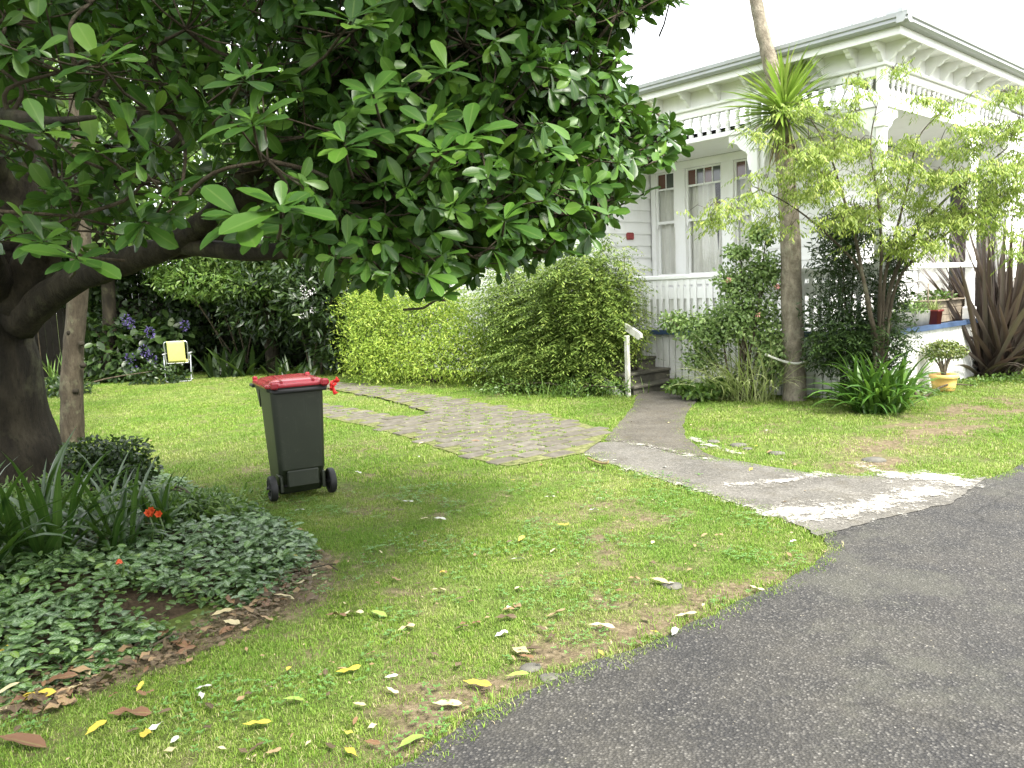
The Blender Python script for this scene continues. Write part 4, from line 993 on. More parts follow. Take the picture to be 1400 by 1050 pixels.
# purple-flowered shrub beside the chair
hyd = shrub('flowering_shrub', 'shrub with purple flower heads left of the yellow folding chair', 'shrub', (-8.3, 17.2, 0), [S3(-8.6, 17.2, .95, .75, .5, .55), S3(-7.9, 17.2, .8, .8, .5, .55), S3(-8.5, 16.9, .4, .8, .45, .4), S3(-7.3, 17.3, .9, .5, .4, .4)], 1500, L_dark, T_oval2, .19, 6)  # darker leaf colour replaces missing shade from above
Mp = m_plain('purple_petal', (.07, .05, .17, 1), .6, .35, 40, .3); hb = np.array(hyd.location)
for (px_, py_) in ((172, 437), (178, 442), (205, 455), (252, 445), (178, 490), (197, 479), (208, 491), (185, 508)):
    c = at(px_, py_, 16.62); P, nn = cloud([(tuple(c), (.08, .07, .11))], 70, .75, .1, -9); scatter('flower_head', T_dia, P - hb, nn + unit(len(P)) * .3, nn + unit(len(P)), rng.uniform(.035, .05, len(P)), Mp, hyd, kind='stuff')
Mw = m_plain('white_petal', (.75, .72, .74, 1), .6, .1, 40, .2)
wf = empty('white_blossom_spray', at(412, 400, 15.45), label='small white blossoms on the dark shrub just above the bin', cat='flowers')
for (px_, py_) in ((415, 394), (421, 402), (428, 398), (416, 406), (413, 432), (428, 424), (451, 377), (445, 382)):
    c = at(px_, py_, 15.45); P, nn = cloud([(tuple(c), (.045, .04, .045))], 26, .7, .1, -9); scatter('blossom', T_dia, P - np.array(wf.location), nn, nn + unit(len(P)) * .4, .032, Mw, wf, kind='stuff')
# strappy and ferny clumps
def straps(name, label, cat, base, n, L_, w, mat, spread=1.0, stiff=.5, seg=8, rx=.25, ry=.2, part=True, group=None, seed=1, tip=True, el=(.5, 1.4), jitL=.35):
    base = np.array(base, float); root = empty(name, base, label=label, cat=cat, group=group); rr = random.Random(seed); allV, allF, allA = [], [], []
    for k in range(n):
        az = rr.random() * 6.283; e = rr.uniform(*el); L1 = L_ * rr.uniform(1 - jitL, 1.1); w1 = w * rr.uniform(.75, 1.15); a0 = rr.random() * 6.28; q0 = rr.random() ** .5
        p = np.array([math.cos(a0) * rx * q0, math.sin(a0) * ry * q0, 0.0]); d = np.array([math.cos(az) * math.cos(e), math.sin(az) * math.cos(e), math.sin(e)]); side = np.array([-math.sin(az), math.cos(az), 0]); side = side + np.array([0, 0, rr.uniform(-.35, .35)])
        V, F, A = [], [], []; tw_ = rr.uniform(-.5, .5); rk = rr.random()
        for i in range(seg + 1):
            v = i / seg; ww = w1 * (1 - v ** 3) * (.6 + .8 * v if v < .5 else 1.0) * .5
            sd_ = side * math.cos(tw_ * v) + np.cross(d, side) * math.sin(tw_ * v); nrm = np.cross(side, d)
            if i == seg: V.append(p.copy()); A.append((0, 1, rk))
            else: V += [p - sd_ * ww + nrm * ww * .3, p.copy(), p + sd_ * ww + nrm * ww * .3]; A += [(-1, v, rk), (0, v, rk), (1, v, rk)]
            p = p + d * L1 / seg; d = d + np.array([0, 0, -1.0]) * (1 - stiff) * (.12 + .5 * v * v) * spread; d /= np.linalg.norm(d)
            if p[2] < .015 - base[2] * 0: p[2] = .015
        for i in range(seg - 1): q = i * 3; F += [(q, q + 1, q + 4, q + 3), (q + 1, q + 2, q + 5, q + 4)]
        q = (seg - 1) * 3; F += [(q, q + 1, q + 3), (q + 1, q + 2, q + 3)]
        if part:
            me = mesh_from('leaf', V, F, mat, True); at_ = me.attributes.new('luv', 'FLOAT_VECTOR', 'POINT'); at_.data.foreach_set('vector', np.array(A, float).ravel()); link(bpy.data.objects.new('leaf', me), root)
        else:
            b_ = len(allV); allV += V; allA += A; allF += [tuple(i + b_ for i in f) for f in F]
    if not part:
        me = mesh_from('foliage', allV, allF, mat, True); at_ = me.attributes.new('luv', 'FLOAT_VECTOR', 'POINT'); at_.data.foreach_set('vector', np.array(allA, float).ravel()); tag(link(bpy.data.objects.new('foliage', me), root), kind='stuff')
    return root
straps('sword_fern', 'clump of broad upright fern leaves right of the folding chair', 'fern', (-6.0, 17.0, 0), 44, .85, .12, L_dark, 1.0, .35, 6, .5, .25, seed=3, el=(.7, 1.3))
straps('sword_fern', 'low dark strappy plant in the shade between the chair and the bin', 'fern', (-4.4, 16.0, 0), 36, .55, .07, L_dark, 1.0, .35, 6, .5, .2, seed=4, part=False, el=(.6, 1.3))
straps('shade_iris', 'thin upright leaves at the lawn edge between the two left trunks', 'plant', (-8.6, 15.2, 0), 40, .8, .04, L_mid, 1.0, .6, 6, .25, .2, seed=5, part=False, el=(.9, 1.45))
shrub('low_shade_plant', 'low blue-green plant at the lawn edge between the two left trunks', 'plant', (-8.3, 14.6, 0), [S3(-8.3, 14.6, .12, .6, .35, .2), S3(-7.2, 16.2, .15, .7, .3, .25)], 1300, L_dark, T_oval, .09, 3)

# ---- centre hedges
shrub('golden_hedge', 'bright yellow-green hedge in the centre behind the paving', 'hedge', (-1.4, 14.2, 0),
      [S3(-2.35, 14.9, .9, .95, .8, .95), S3(-1.4, 14.6, 1.0, 1.0, .8, .98), S3(-.55, 14.2, .85, .9, .8, .85), S3(-2.2, 14.3, .45, .9, .6, .55), S3(-.9, 13.6, .5, 1.1, .6, .6), S3(.1, 13.6, .6, .7, .6, .65), S3(-2.6, 15.2, 1.35, .6, .6, .55), S3(-1.5, 14.8, 1.3, .8, .6, .45)], 42000, L_yel, T_lance, .062, 10, up=.65, jit=.5, shell=.35, lump=.55)
# tiered shrub mass by the steps: foliage in flat layered sprays
def tiered(name, label, base, blobs, nspr, leaf, size, per=11, spr=.22, stems=9, dr=.25):
    root = empty(name, base, label=label, cat='shrub'); b = np.array(base); P, nn = cloud(blobs, nspr, .35, .8); n = len(P)
    az = nn * np.array([1, 1, .2]) + unit(n) * .7; az[:, 2] = rng.uniform(-.35, .2, n); az /= np.linalg.norm(az, axis=1, keepdims=True); lat = np.cross(az, np.array([0, 0, 1.])); lat /= np.linalg.norm(lat, axis=1, keepdims=True)
    PP, YY_, NN = [], [], []
    for k in range(per):
        t_ = (k + .5) / per; s_ = 1 if k % 2 else -1; ln = spr * rng.uniform(.7, 1.3, n)[:, None]
        p = P + az * ln * (t_ - .3) + np.array([0, 0, -dr]) * (t_ ** 2) * ln; PP.append(p); y = az * .6 + lat * s_ * .9 + unit(n) * .25; y[:, 2] -= dr * .8; YY_.append(y); NN.append(np.array([0, 0, 1.]) + unit(n) * .35)
    PP, YY_, NN = np.concatenate(PP), np.concatenate(YY_), np.concatenate(NN); ok = PP[:, 2] > .02; PP, YY_, NN = PP[ok], YY_[ok], NN[ok]
    scatter('crown', T_lance, PP - b, YY_, NN, rng.uniform(size * .7, size * 1.3, len(PP)), leaf, root, kind='stuff')
    m_ = MB(); rr = random.Random(int(b[0] * 77))
    for k in range(stems):
        c, r = blobs[k % len(blobs)][:2]; e = np.array(c) + np.array([rr.uniform(-.5, .5) * r[0], rr.uniform(-.5, .5) * r[1], rr.uniform(.0, .7) * r[2]]); s0 = np.array([c[0] * .6 + b[0] * .4 + rr.uniform(-.2, .2), c[1] * .6 + b[1] * .4, 0])
        p_, r_ = catmull([s0 - b, (s0 * .5 + e * .5) - b + np.array([0, 0, .1]), e - b], [.016, .012, .004], 4); m_.tube(p_, r_, 5)
    m_.build('stem', B_twig, root, smooth=True); return root
tiered('layered_shrub', 'tall dark green layered shrub between the golden hedge and the veranda steps', (.9, 12.2, 0),
       [S3(.35, 12.9, .9, .7, .6, .9), S3(.9, 12.4, 1.15, .8, .7, 1.1), S3(1.35, 12.0, 1.05, .6, .6, 1.05), S3(1.2, 11.8, 1.3, .35, .4, .5), S3(1.1, 12.1, 1.75, .6, .5, .5), S3(.2, 13.3, 1.5, .7, .6, .7), S3(.8, 12.3, .5, .9, .5, .55), S3(1.15, 11.9, .5, .5, .45, .5), S3(.3, 12.5, .4, .7, .5, .45)], 6800, L_nan, .07, 12, .33)
tiered('layered_shrub', 'slender pale green layered shrub tip in front of the weatherboards left of the window', (1.75, 12.0, 0), [S3(1.75, 12.0, 1.55, .33, .3, .35), S3(1.7, 12.0, 1.15, .42, .4, .35), S3(1.8, 12.0, 1.95, .12, .12, .3), S3(1.75, 11.9, .8, .35, .3, .3)], 420, L_fea, .055, 11, .2, 4)
tiered('layered_shrub', 'pale airy shrub behind the golden hedge against the white wall', (-.3, 14.9, 0), [S3(-.1, 14.6, 1.55, .5, .4, .5), S3(.5, 14.0, 1.7, .5, .4, .6), S3(1.0, 13.2, 1.9, .5, .4, .45)], 520, L_fea, .06, 10, .22, 5)
straps('edge_grass_tuft', 'tuft of long grass at the foot of the layered shrub beside the steps', 'grass', (1.1, 11.45, 0), 110, .38, .012, L_mid, 1.0, .35, 5, .9, .15, seed=8, part=False)
shrub('low_edging_plant', 'low leafy weeds along the foot of the shrubs left of the steps', 'plant', (1.0, 11.6, 0), [S3(.2, 12.0, .1, .9, .25, .15), S3(1.1, 11.5, .12, .45, .25, .2), S3(1.5, 11.2, .12, .18, .15, .15)], 1500, L_mid, T_oval, .045, 3)

# ---- right-hand group in front of the villa
cb = np.array(G(1086, 546)); cab = empty('cabbage_tree', cb, label='tall cabbage tree with bare grey trunk leaning past the eaves, spiky leaf tuft', cat='tree')
cp = [(0, 0, -.05), tuple(at(1086, 520, cb[1]) - cb), tuple(at(1083, 420, cb[1]) - cb), tuple(at(1079, 300, cb[1]) - cb), tuple(at(1070, 195, cb[1]) - cb), tuple(at(1056, 100, cb[1]) - cb), tuple(at(1036, 15, cb[1]) - cb), tuple(at(1020, -90, cb[1]) - cb)]
p_, r_ = catmull(cp, [.17, .145, .135, .125, .105, .095, .08, .075], 8); m_ = MB(); m_.tube(p_, r_, 14, rough=.10, seed=2); m_.build('trunk', B_cab, cab, smooth=True)
def cab_head(c, n, seed, L_=.62, lo=-.2, hi=1.45):
    rr = np.random.default_rng(seed); az = rr.random(n) * 6.28; el = rr.uniform(lo, hi, n); Y = np.stack([np.cos(az) * np.cos(el), np.sin(az) * np.cos(el), np.sin(el)], 1)
    return np.repeat(c[None], n, 0) + Y * .06, Y, np.array([0, 0, 1.]) + rr.normal(0, .2, (n, 3)), rr.uniform(.7, 1.1, n) * L_
T_cab = leaf_t([(0, .018), (.2, .026), (.4, .028), (.6, .026), (.8, .018), (1, 0)], .2, .32)
side_c = at(1072, 158, cb[1] - .05)
m_ = MB(); m_.tube([at(1068, 200, cb[1]) - cb, at(1075, 180, cb[1] - .1) - cb, side_c - cb], [.07, .06, .05], 8, rough=.2); m_.build('side_branch', B_cab, cab, smooth=True)
a_, b_, c_, d_ = cab_head(side_c, 230, 3, .56, -.1, 1.5); px, py, z = proj(a_)
me = leaf_mesh('leaf', T_cab, L_cab); scatter_parts('leaf', me, a_, b_, c_, d_ * 1.3, cab)
a_, b_, c_, d_ = cab_head(side_c - np.array([0, 0, .05]), 110, 4, .5, -.9, .2); scatter('lower_foliage', T_cab, a_ - cb, b_, c_, d_, L_cab, cab, kind='stuff')
a_, b_, c_, d_ = cab_head(side_c - np.array([0, 0, .12]), 60, 5, .45, -1.5, -.9); scatter('dead_foliage', T_cab, a_ - cb, b_, c_, d_, L_deadc, cab, kind='stuff')
top = np.array(cp[-1]) + cb; a_, b_, c_, d_ = cab_head(top + np.array([0, 0, .3]), 220, 6, .7, -.2, 1.5); scatter('top_foliage', T_cab, a_ - cb, b_, c_, d_, L_cab, cab, kind='stuff')
# rope of pale beads slung round the trunk
rope = MB(); rp = [at(1048, 485, cb[1] - .16), at(1060, 490, cb[1] - .17), at(1075, 495, cb[1] - .17), at(1090, 497, cb[1] - .17), at(1102, 494, cb[1] - .12), at(1104, 492, cb[1] + .05), at(1085, 488, cb[1] + .17), at(1060, 486, cb[1] + .12), at(1048, 485, cb[1] - .02)]
p_, _ = catmull(rp + [rp[0]], [.01] * 10, 7)
for q in p_: rope.lathe([(.004, -.016), (.014, -.008), (.014, .008), (.004, .016)], 6, tuple(q))
rope.tube(p_, .006, 5); tag(rope.build('bead_string', m_plain('pale_beads', (.62, .62, .55, 1), .6, .2), None, smooth=True), 'string of pale beads looped round the cabbage tree trunk', 'bead string')

# feathery young tree
fb = np.array(G(1200, 552)) - np.array([.1, .35, 0]); fb[2] = 0
ft = empty('feathery_tree', fb, label='young multi-stemmed tree with feathery yellow-green leaves in front of the villa corner', cat='tree')
tips = []
for i, (pts, rad) in enumerate([([(1204, 545), (1200, 480), (1190, 430), (1180, 380), (1168, 320), (1150, 260), (1130, 200), (1100, 150)], .035), ([(1206, 545), (1206, 470), (1212, 420), (1225, 370), (1250, 320), (1285, 280), (1330, 240), (1380, 200)], .034), ([(1202, 545), (1202, 460), (1203, 400), (1205, 340), (1200, 270), (1190, 200), (1200, 140)], .03),
                                ([(1200, 540), (1192, 440), (1175, 370), (1130, 320), (1080, 280), (1030, 255)], .026), ([(1208, 540), (1215, 440), (1230, 380), (1262, 345), (1310, 310), (1370, 290), (1430, 280)], .024), ([(1205, 540), (1208, 400), (1222, 330), (1240, 260), (1255, 190), (1290, 150)], .024)]):
    Yb = fb[1]; dp = [0, 0, .1, .1, .0, -.1, -.3, -.4, -.5]; W = [at(a, b, Yb + dp[k] * (1 if i % 2 else -1)) for k, (a, b) in enumerate(pts)]; W[0][2] = -.03
    rd = [rad * (1 - .85 * k / (len(pts) - 1)) for k in range(len(pts))]; p_, r_ = limb(W, rd, 'stem', 7, 5, .1, i, B_lite, ft, fb); tips += p_[10:]
FE = [(1040, 175, 25, 14), (1115, 212, 40, 28), (1035, 255, 30, 14), (1130, 170, 50, 30), (1180, 120, 35, 12), (1160, 230, 60, 35), (1120, 290, 60, 25), (1210, 200, 40, 25), (1240, 260, 60, 35), (1190, 300, 60, 30), (1290, 230, 50, 30), (1340, 270, 50, 35), (1310, 310, 50, 20), (1370, 200, 40, 22), (1395, 150, 30, 20), (1380, 330, 40, 12), (1250, 320, 50, 22), (1235, 95, 22, 12), (1265, 130, 35, 14), (1330, 175, 40, 16), (1000, 292, 35, 9), (1400, 250, 40, 25), (1350, 240, 50, 25), (1030, 280, 45, 16)]
bl = []
for (a, b, rx_, ry_) in FE:
    for q in range(max(2, int(rx_ * ry_ / 190))):
        Y_ = fb[1] + random.uniform(-.75, .45); a2 = a + random.uniform(-1, 1) * rx_; b2 = b + random.uniform(-1, 1) * ry_ * 1.2; c = at(a2, b2, Y_); s_ = Y_ / 1090; r2 = random.uniform(18, 42)
        bl.append((tuple(c), (r2 * s_, r2 * s_, r2 * s_ * .3), r2 * r2))
P, nn = cloud(bl, 2000, .05, .8); TA_ = np.array(tips); m_ = MB(); PP, YY_, NN = [], [], []; P = P[np.argsort([np.min(np.sum((TA_ - q) ** 2, 1)) for q in P])]
for iq, p in enumerate(P):
    j = np.argmin(np.sum((TA_ - p) ** 2, 1)); d = p - TA_[j]; Ld = np.linalg.norm(d) + 1e-6
    if iq % 3 == 0: m_.tube([TA_[j] - fb, TA_[j] + d * .5 + np.array([0, 0, .05]) - fb, p - fb], [.004, .003, .002], 4, caps=False); TA_ = np.vstack([TA_, p])
    az = d / Ld * .4 + unit(1)[0]; az[2] = random.uniform(-.35, .12); az /= np.linalg.norm(az); lat = np.cross(az, [0, 0, 1.]); lat /= np.linalg.norm(lat)
    ln = random.uniform(.16, .34)
    for k in range(15):
        t_ = (k + .5) / 15; s_ = 1 if k % 2 else -1; PP.append(p + az * ln * (t_ - .4) + np.array([0, 0, -.10 * t_ * t_])); y = az * .5 + lat * s_ * .75 + unit(1)[0] * .3; y[2] -= .75; YY_.append(y); NN.append(np.array([0, -.2, .8]) + unit(1)[0] * .4)
m_.build('twigs', B_twig, ft, smooth=True, kind='stuff')
PP = np.array(PP); scatter('foliage', T_lance, PP - fb, np.array(YY_), np.array(NN), rng.uniform(.035, .07, len(PP)), L_fea, ft, kind='stuff')

# dark bushy shrub under it, rose bush and arching grass left of the palm
w_ = lambda a, b, Y: tuple(at(a, b, Y))
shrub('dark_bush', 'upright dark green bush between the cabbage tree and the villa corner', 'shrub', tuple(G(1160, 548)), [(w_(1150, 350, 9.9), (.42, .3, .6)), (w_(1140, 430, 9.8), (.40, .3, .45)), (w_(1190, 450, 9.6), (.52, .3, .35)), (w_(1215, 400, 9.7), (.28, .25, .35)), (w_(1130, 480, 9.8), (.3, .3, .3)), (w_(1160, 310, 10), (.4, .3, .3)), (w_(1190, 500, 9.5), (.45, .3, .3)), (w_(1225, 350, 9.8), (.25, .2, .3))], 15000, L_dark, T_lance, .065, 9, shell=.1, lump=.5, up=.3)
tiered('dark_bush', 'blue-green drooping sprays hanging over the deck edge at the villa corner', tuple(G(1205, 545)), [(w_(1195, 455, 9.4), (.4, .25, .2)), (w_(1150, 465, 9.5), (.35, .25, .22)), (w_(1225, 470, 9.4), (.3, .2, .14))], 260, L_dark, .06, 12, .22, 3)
rb = tuple(G(1015, 545)); rose = shrub('rose_bush', 'pale green rose bush with a few pink blooms left of the cabbage tree', 'shrub', rb, [(w_(1020, 430, 10.6), (.5, .35, .42)), (w_(1045, 370, 10.5), (.32, .25, .3)), (w_(970, 450, 10.8), (.45, .3, .3)), (w_(1005, 385, 10.7), (.3, .25, .25)), (w_(925, 440, 11.2), (.25, .2, .16)), (w_(1055, 480, 10.4), (.25, .25, .45)), (w_(1040, 320, 10.5), (.22, .2, .16)), (w_(1010, 345, 10.6), (.2, .2, .1)), (w_(960, 490, 10.9), (.3, .2, .2))], 12500, L_rose, T_oval, .055, 10, shell=.1, lump=.5)
Mk = m_plain('pink_petal', (.55, .26, .22, 1), .6, .2, 30, .2); Rb = np.array(rose.location)
for a, b in ((996, 383), (1062, 392), (1036, 430)):
    c = at(a, b, 10.2); P, nn = cloud([(tuple(c), (.018, .018, .018))], 16, .6, .1, -9); scatter('rose_bloom', T_oval2, P - Rb, nn + unit(len(P)) * .3, nn, .03, Mk, rose, kind='stuff')
straps('arching_grass', 'clump of arching pale grass leaves at the foot of the rose bush', 'ornamental grass', tuple(G(1030, 547)), 140, 1.1, .018, L_grs, 1.0, .2, 8, .28, .22, seed=11, el=(.7, 1.4))
straps('arching_grass', 'second pale grass clump leaning left towards the veranda steps', 'ornamental grass', tuple(G(990, 545)), 110, .9, .016, L_grs, 1.0, .2, 8, .2, .2, seed=12, el=(.6, 1.3))
shrub('low_leafy_plant', 'low bright leafy plant right of the veranda steps', 'plant', tuple(G(955, 543)), [(w_(930, 528, 10.7), (.22, .15, .10)), (w_(985, 528, 10.6), (.3, .15, .13)), (w_(960, 535, 10.5), (.3, .15, .08))], 900, L_mid, T_oval2, .07, 4, shell=.1)
straps('agapanthus', 'dark green agapanthus clump with arching strap leaves in front of the villa corner', 'agapanthus', tuple(G(1200, 562)), 230, .84, .05, L_agap, 1.15, .25, 8, .28, .22, seed=14, el=(.55, 1.4))
shrub('leafy_groundcover', 'low leafy ground cover between the agapanthus and the yellow pot', 'ground cover', tuple(G(1260, 545)), [(w_(1250, 540, 10.2), (.35, .2, .12)), (w_(1290, 538, 10.4), (.35, .15, .08)), (w_(1340, 528, 10.9), (.6, .25, .12)), (w_(1395, 520, 11.2), (.6, .25, .12)), (w_(1130, 545, 10.2), (.4, .12, .07))], 3200, L_mid, T_oval, .05, 3, shell=.1)
straps('bronze_flax', 'tall bronze-brown flax with stiff sword leaves at the right edge', 'flax', tuple(G(1366, 512)), 270, 2.45, .078, L_flax, .6, .70, 9, .26, .2, seed=16, el=(.6, 1.52), jitL=.45)
straps('bronze_flax', 'lower arching leaves of bronze flax beside the yellow pot', 'flax', tuple(G(1350, 514)), 34, 1.35, .075, L_flax, 1.0, .55, 9, .2, .2, seed=17, el=(.35, .9), jitL=.3)

# ---- left garden bed
t = NT('bed_soil'); v = t.pos(); t.base(t.ramp(t.noise(25, 8, .7, v), [(.3, (.03, .022, .014)), (.6, (.075, .055, .035)), (.8, (.14, .10, .06))]), .95, .1); t.bump(t.noise(50, 6, .7, v), .8, .02)
def bed_h(x, y):
    poly = [np.array(q) for q in BED[:11]]; d = near_line(x, y, poly + [np.array(BED[20]), np.array(BED[19])] if False else poly); d2 = near_line(x, y, [np.array(q) for q in BED[14:] + BED[:1]]); d = np.minimum(d, d2)
    return (.21 * (1 - np.exp(-(d / .5) ** 1.2)) + .09 * fn(x, y, 2.1, 7) * (1 - np.exp(-d * 4)))
bx, by = np.meshgrid(np.arange(-8, -1, .12), np.arange(2.6, 9.3, .12)); bx, by = bx.ravel(), by.ravel(); ins = inpoly(bx, by, BED); hz = np.where(ins, bed_h(bx, by) - .09, -.06)
w0 = len(np.arange(-8, -1, .12)); h0 = len(np.arange(2.6, 9.3, .12)); fc = [(j * w0 + i, j * w0 + i + 1, (j + 1) * w0 + i + 1, (j + 1) * w0 + i) for j in range(h0 - 1) for i in range(w0 - 1)]
o = link(bpy.data.objects.new('garden_bed', mesh_from('garden_bed', np.stack([bx, by, hz], 1), fc, t.m, True))); tag(o, kind='structure')
n = 26000; x = rng.uniform(-7, -1, n); y = rng.uniform(2.6, 8.5, n); k = inpoly(x, y, BED) & (np.hypot(x + 4.15, y - 6.15) > .5); x, y = x[k], y[k]; px, py, z = proj(np.stack([x, y, np.zeros(len(x))], 1)); k = (px > -150) & (py < 1150) & (px < 500); x, y = x[k], y[k]
w2 = fn(x, y, 1.7, 33); k = w2 < .3; x, y = x[k], y[k]
# two or three crossed pairs of leaves on each sprig
n = len(x); hh = bed_h(x, y); PP, YY_, NN, SS = [], [], [], []
for lev in range(3):
    az = rng.random(n) * 6.28; tilt = rng.uniform(.0, .45, n); zz = np.maximum(.012, hh - .03 * lev + rng.uniform(-.05, .06, n))
    for s_ in (0, math.pi):
        a2 = az + s_ + rng.normal(0, .25, n); PP.append(np.stack([x + rng.normal(0, .012, n), y + rng.normal(0, .012, n), zz], 1)); YY_.append(np.stack([np.cos(a2), np.sin(a2), rng.uniform(-.45, .35, n)], 1)); NN.append(np.stack([rng.normal(0, .35, n), rng.normal(-.15, .35, n), np.ones(n)], 1)); SS.append(rng.uniform(.028, .068, n) * (1 if lev else 1.1))
PP, YY_, NN, SS = map(np.concatenate, (PP, YY_, NN, SS)); keep = rng.random(len(PP)) < .62; PP, YY_, NN, SS = PP[keep], YY_[keep], NN[keep], SS[keep]
gb = np.array([-2.6, 4.6, 0.]); gc = empty('groundcover_patch', gb, label='mounded patch of veined two-tone green ground cover around the big tree at left', cat='ground cover')
px, py, z = proj(PP); vis = (px > 0) & (px < 470) & (py > 600) & (py < 1040); top_ = PP[:, 2] > np.repeat(.0, len(PP)); order = np.argsort(np.where(vis & (rng.random(len(PP)) < .35), z, 1e9))[:300]; msk = np.zeros(len(PP), bool); msk[order] = True
scatter_parts('leaf', leaf_mesh('leaf', T_oval2, L_var), PP[msk], YY_[msk], NN[msk], SS[msk] * 1.1, gc)
scatter('foliage', T_oval2, PP[~msk] - gb, YY_[~msk], NN[~msk], SS[~msk], L_var, gc, kind='stuff'); print('groundcover', len(PP))
n = 9000; x = rng.uniform(-6, -1, n); y = rng.uniform(2.6, 7.5, n); k = inpoly(x, y, BED) & (fn(x, y, 1.7, 33) > .18) & (np.hypot(x + 3.85, y - 6.15) > .5); x, y = x[k], y[k]; n = len(x); hh = bed_h(x, y) * .8
PP = np.repeat(np.stack([x, y, np.maximum(.012, hh + rng.uniform(-.05, .03, n))], 1), 3, 0); an = np.repeat(rng.random(n) * 6.28, 3) + np.tile([0, 2.09, 4.19], n)
wd = empty('bed_weeds', gb, label='low plain green weeds filling gaps in the two-tone ground cover', cat='weeds')
scatter('foliage', T_oval2, PP - gb, np.stack([np.cos(an), np.sin(an), np.full(3 * n, .2)], 1), np.column_stack([rng.normal(0, .4, (3 * n, 2)), np.ones(3 * n)]), rng.uniform(.018, .04, 3 * n), L_mid, wd, kind='stuff')
for (a, b, nn_, L_, lab, sd_) in ((60, 800, 52, .78, 'large clump of dark strap leaves in front of the big trunk', 21), (150, 785, 30, .66, 'clump of dark strap leaves in the bed below the small clipped shrub', 22), (-30, 830, 36, .8, 'clump of dark strap leaves cut off by the left edge of the bed', 23), (215, 755, 18, .5, 'small clump of strap leaves by the orange flowers', 24)):
    straps('strap_leaf_plant', lab, 'strap-leaf plant', tuple(G(a, b)[:2]) + (.12,), nn_, L_, .050, L_strap, 1.0, .30, 8, .14, .12, seed=sd_, group='strap-leaf plants in the left garden bed', el=(.6, 1.45))
Mo = m_plain('orange_petal', (.50, .075, .02, 1), .5, .25, 30, .1)
for i, (a, b, Y_, lab) in enumerate(((203, 702, 4.55, 'orange trumpet flower cluster rising above the strap leaves right of the shrub'), (163, 763, 4.0, 'drooping orange flower with pale rim among the strap leaves nearer the camera'), (217, 704, 4.6, 'small single orange flower just right of the orange cluster'))):
    c = at(a, b, Y_); fl = empty('orange_flower', (c[0], c[1], .15), label=lab, cat='flower', group='orange flowers in the left garden bed'); F0 = np.array(fl.location); m_ = MB(); m_.tube([(0, 0, 0), tuple((c - F0) * .6 + np.array([.02, 0, 0])), tuple(c - F0)], [.006, .006, .005], 6); m_.build('stem', L_strap, fl, smooth=True)
    dirv = np.array([.2, -.5, .25]) if i != 1 else np.array([.1, -.35, -.9])
    for q in range(3 if i == 0 else 1):
        cc = c + (unit(1)[0] * .022 if q else 0)
        for k in range(6):
            an = k * 1.047; u_ = np.cross(dirv, [0, 0, 1.0]); u_ /= np.linalg.norm(u_); v_ = np.cross(dirv, u_); v_ /= np.linalg.norm(v_); yd = dirv / np.linalg.norm(dirv) + (u_ * math.cos(an) + v_ * math.sin(an)) * .55
            TV, TF, TA = T_oval2; Fr = frames(yd[None], (-(u_ * math.cos(an) + v_ * math.sin(an)) + dirv)[None])[0]; link(bpy.data.objects.new('petal', mesh_from('petal', (TV * .040) @ Fr.T + (cc - F0), TF, Mo, True)), fl)
cs = tuple(G(150, 672)); shrub('clipped_shrub', 'small rounded glossy shrub right of the tree trunks', 'shrub', cs, [(w_(120, 622, 6.0), (.20, .2, .13)), (w_(160, 622, 6.0), (.24, .2, .14)), (w_(188, 640, 5.9), (.16, .15, .11)), (w_(150, 650, 5.9), (.30, .2, .15))], 3000, L_dark, T_oval, .045, 6, shell=.3, lump=.4)
shrub('dark_undergrowth', 'dark mixed undergrowth at the foot of the clipped shrub', 'plant', tuple(G(200, 690)), [(w_(190, 695, 5.4), (.5, .3, .16)), (w_(280, 690, 5.5), (.4, .3, .09)), (w_(60, 690, 5.2), (.5, .3, .2))], 3600, L_mid, T_lance, .06, 5, shell=.1)
# ================================================================== OBJECTS
# ---- wheelie bin, back with the wheels towards the camera
t = NT('dark_green_plastic'); v = t.obj(); c = t.ramp(t.noise(5, 6, .6, v), [(.3, (.008, .012, .005)), (.7, (.013, .018, .009))])
c = t.mix(t.math('MULTIPLY', t.mapr(t.noise(11, 9, .8, v), .56, .68), .35), c, (.09, .09, .065, 1)); mp = t.N('ShaderNodeMapping'); mp.inputs['Scale'].default_value = (60, 60, 2.5); t.L(v, mp.inputs[0])
c = t.mix(t.math('MULTIPLY', t.mapr(t.noise(1, 4, .6, mp.outputs[0]), .62, .74), .25), c, (.07, .075, .06, 1))
t.base(c, .42, .5); t.bump(t.noise(180, 3, .6, v), .12, .004); M_bin = t.m
M_blk = m_plain('black_rubber', (.012, .012, .012, 1), .6, .2, 9, .1)
M_lid = m_plain('red_plastic', (.31, .018, .03, 1), .22, .15, 5, .03, .5, bscale=30)
bl_ = (G(375, 683) + G(450, 672)) / 2
bin_ = empty('wheelie_bin', (bl_[0] - .045, bl_[1] + .08, 0), R(28), label='dark green wheelie bin with a red lid standing on the lawn', cat='wheelie bin')
def rrect(w0, w1, y0, y1, z, r, n=5):
    """rounded rectangle ring"""
    pts = []
    for cx, cy, a0 in ((w1 - r, y1 - r, 0), (w0 + r, y1 - r, 90), (w0 + r, y0 + r, 180), (w1 - r, y0 + r, 270)):
        for k in range(n):
            a = R(a0 + 90 * k / (n - 1)); pts.append((cx + r * math.cos(a), cy + r * math.sin(a), z))
    return pts
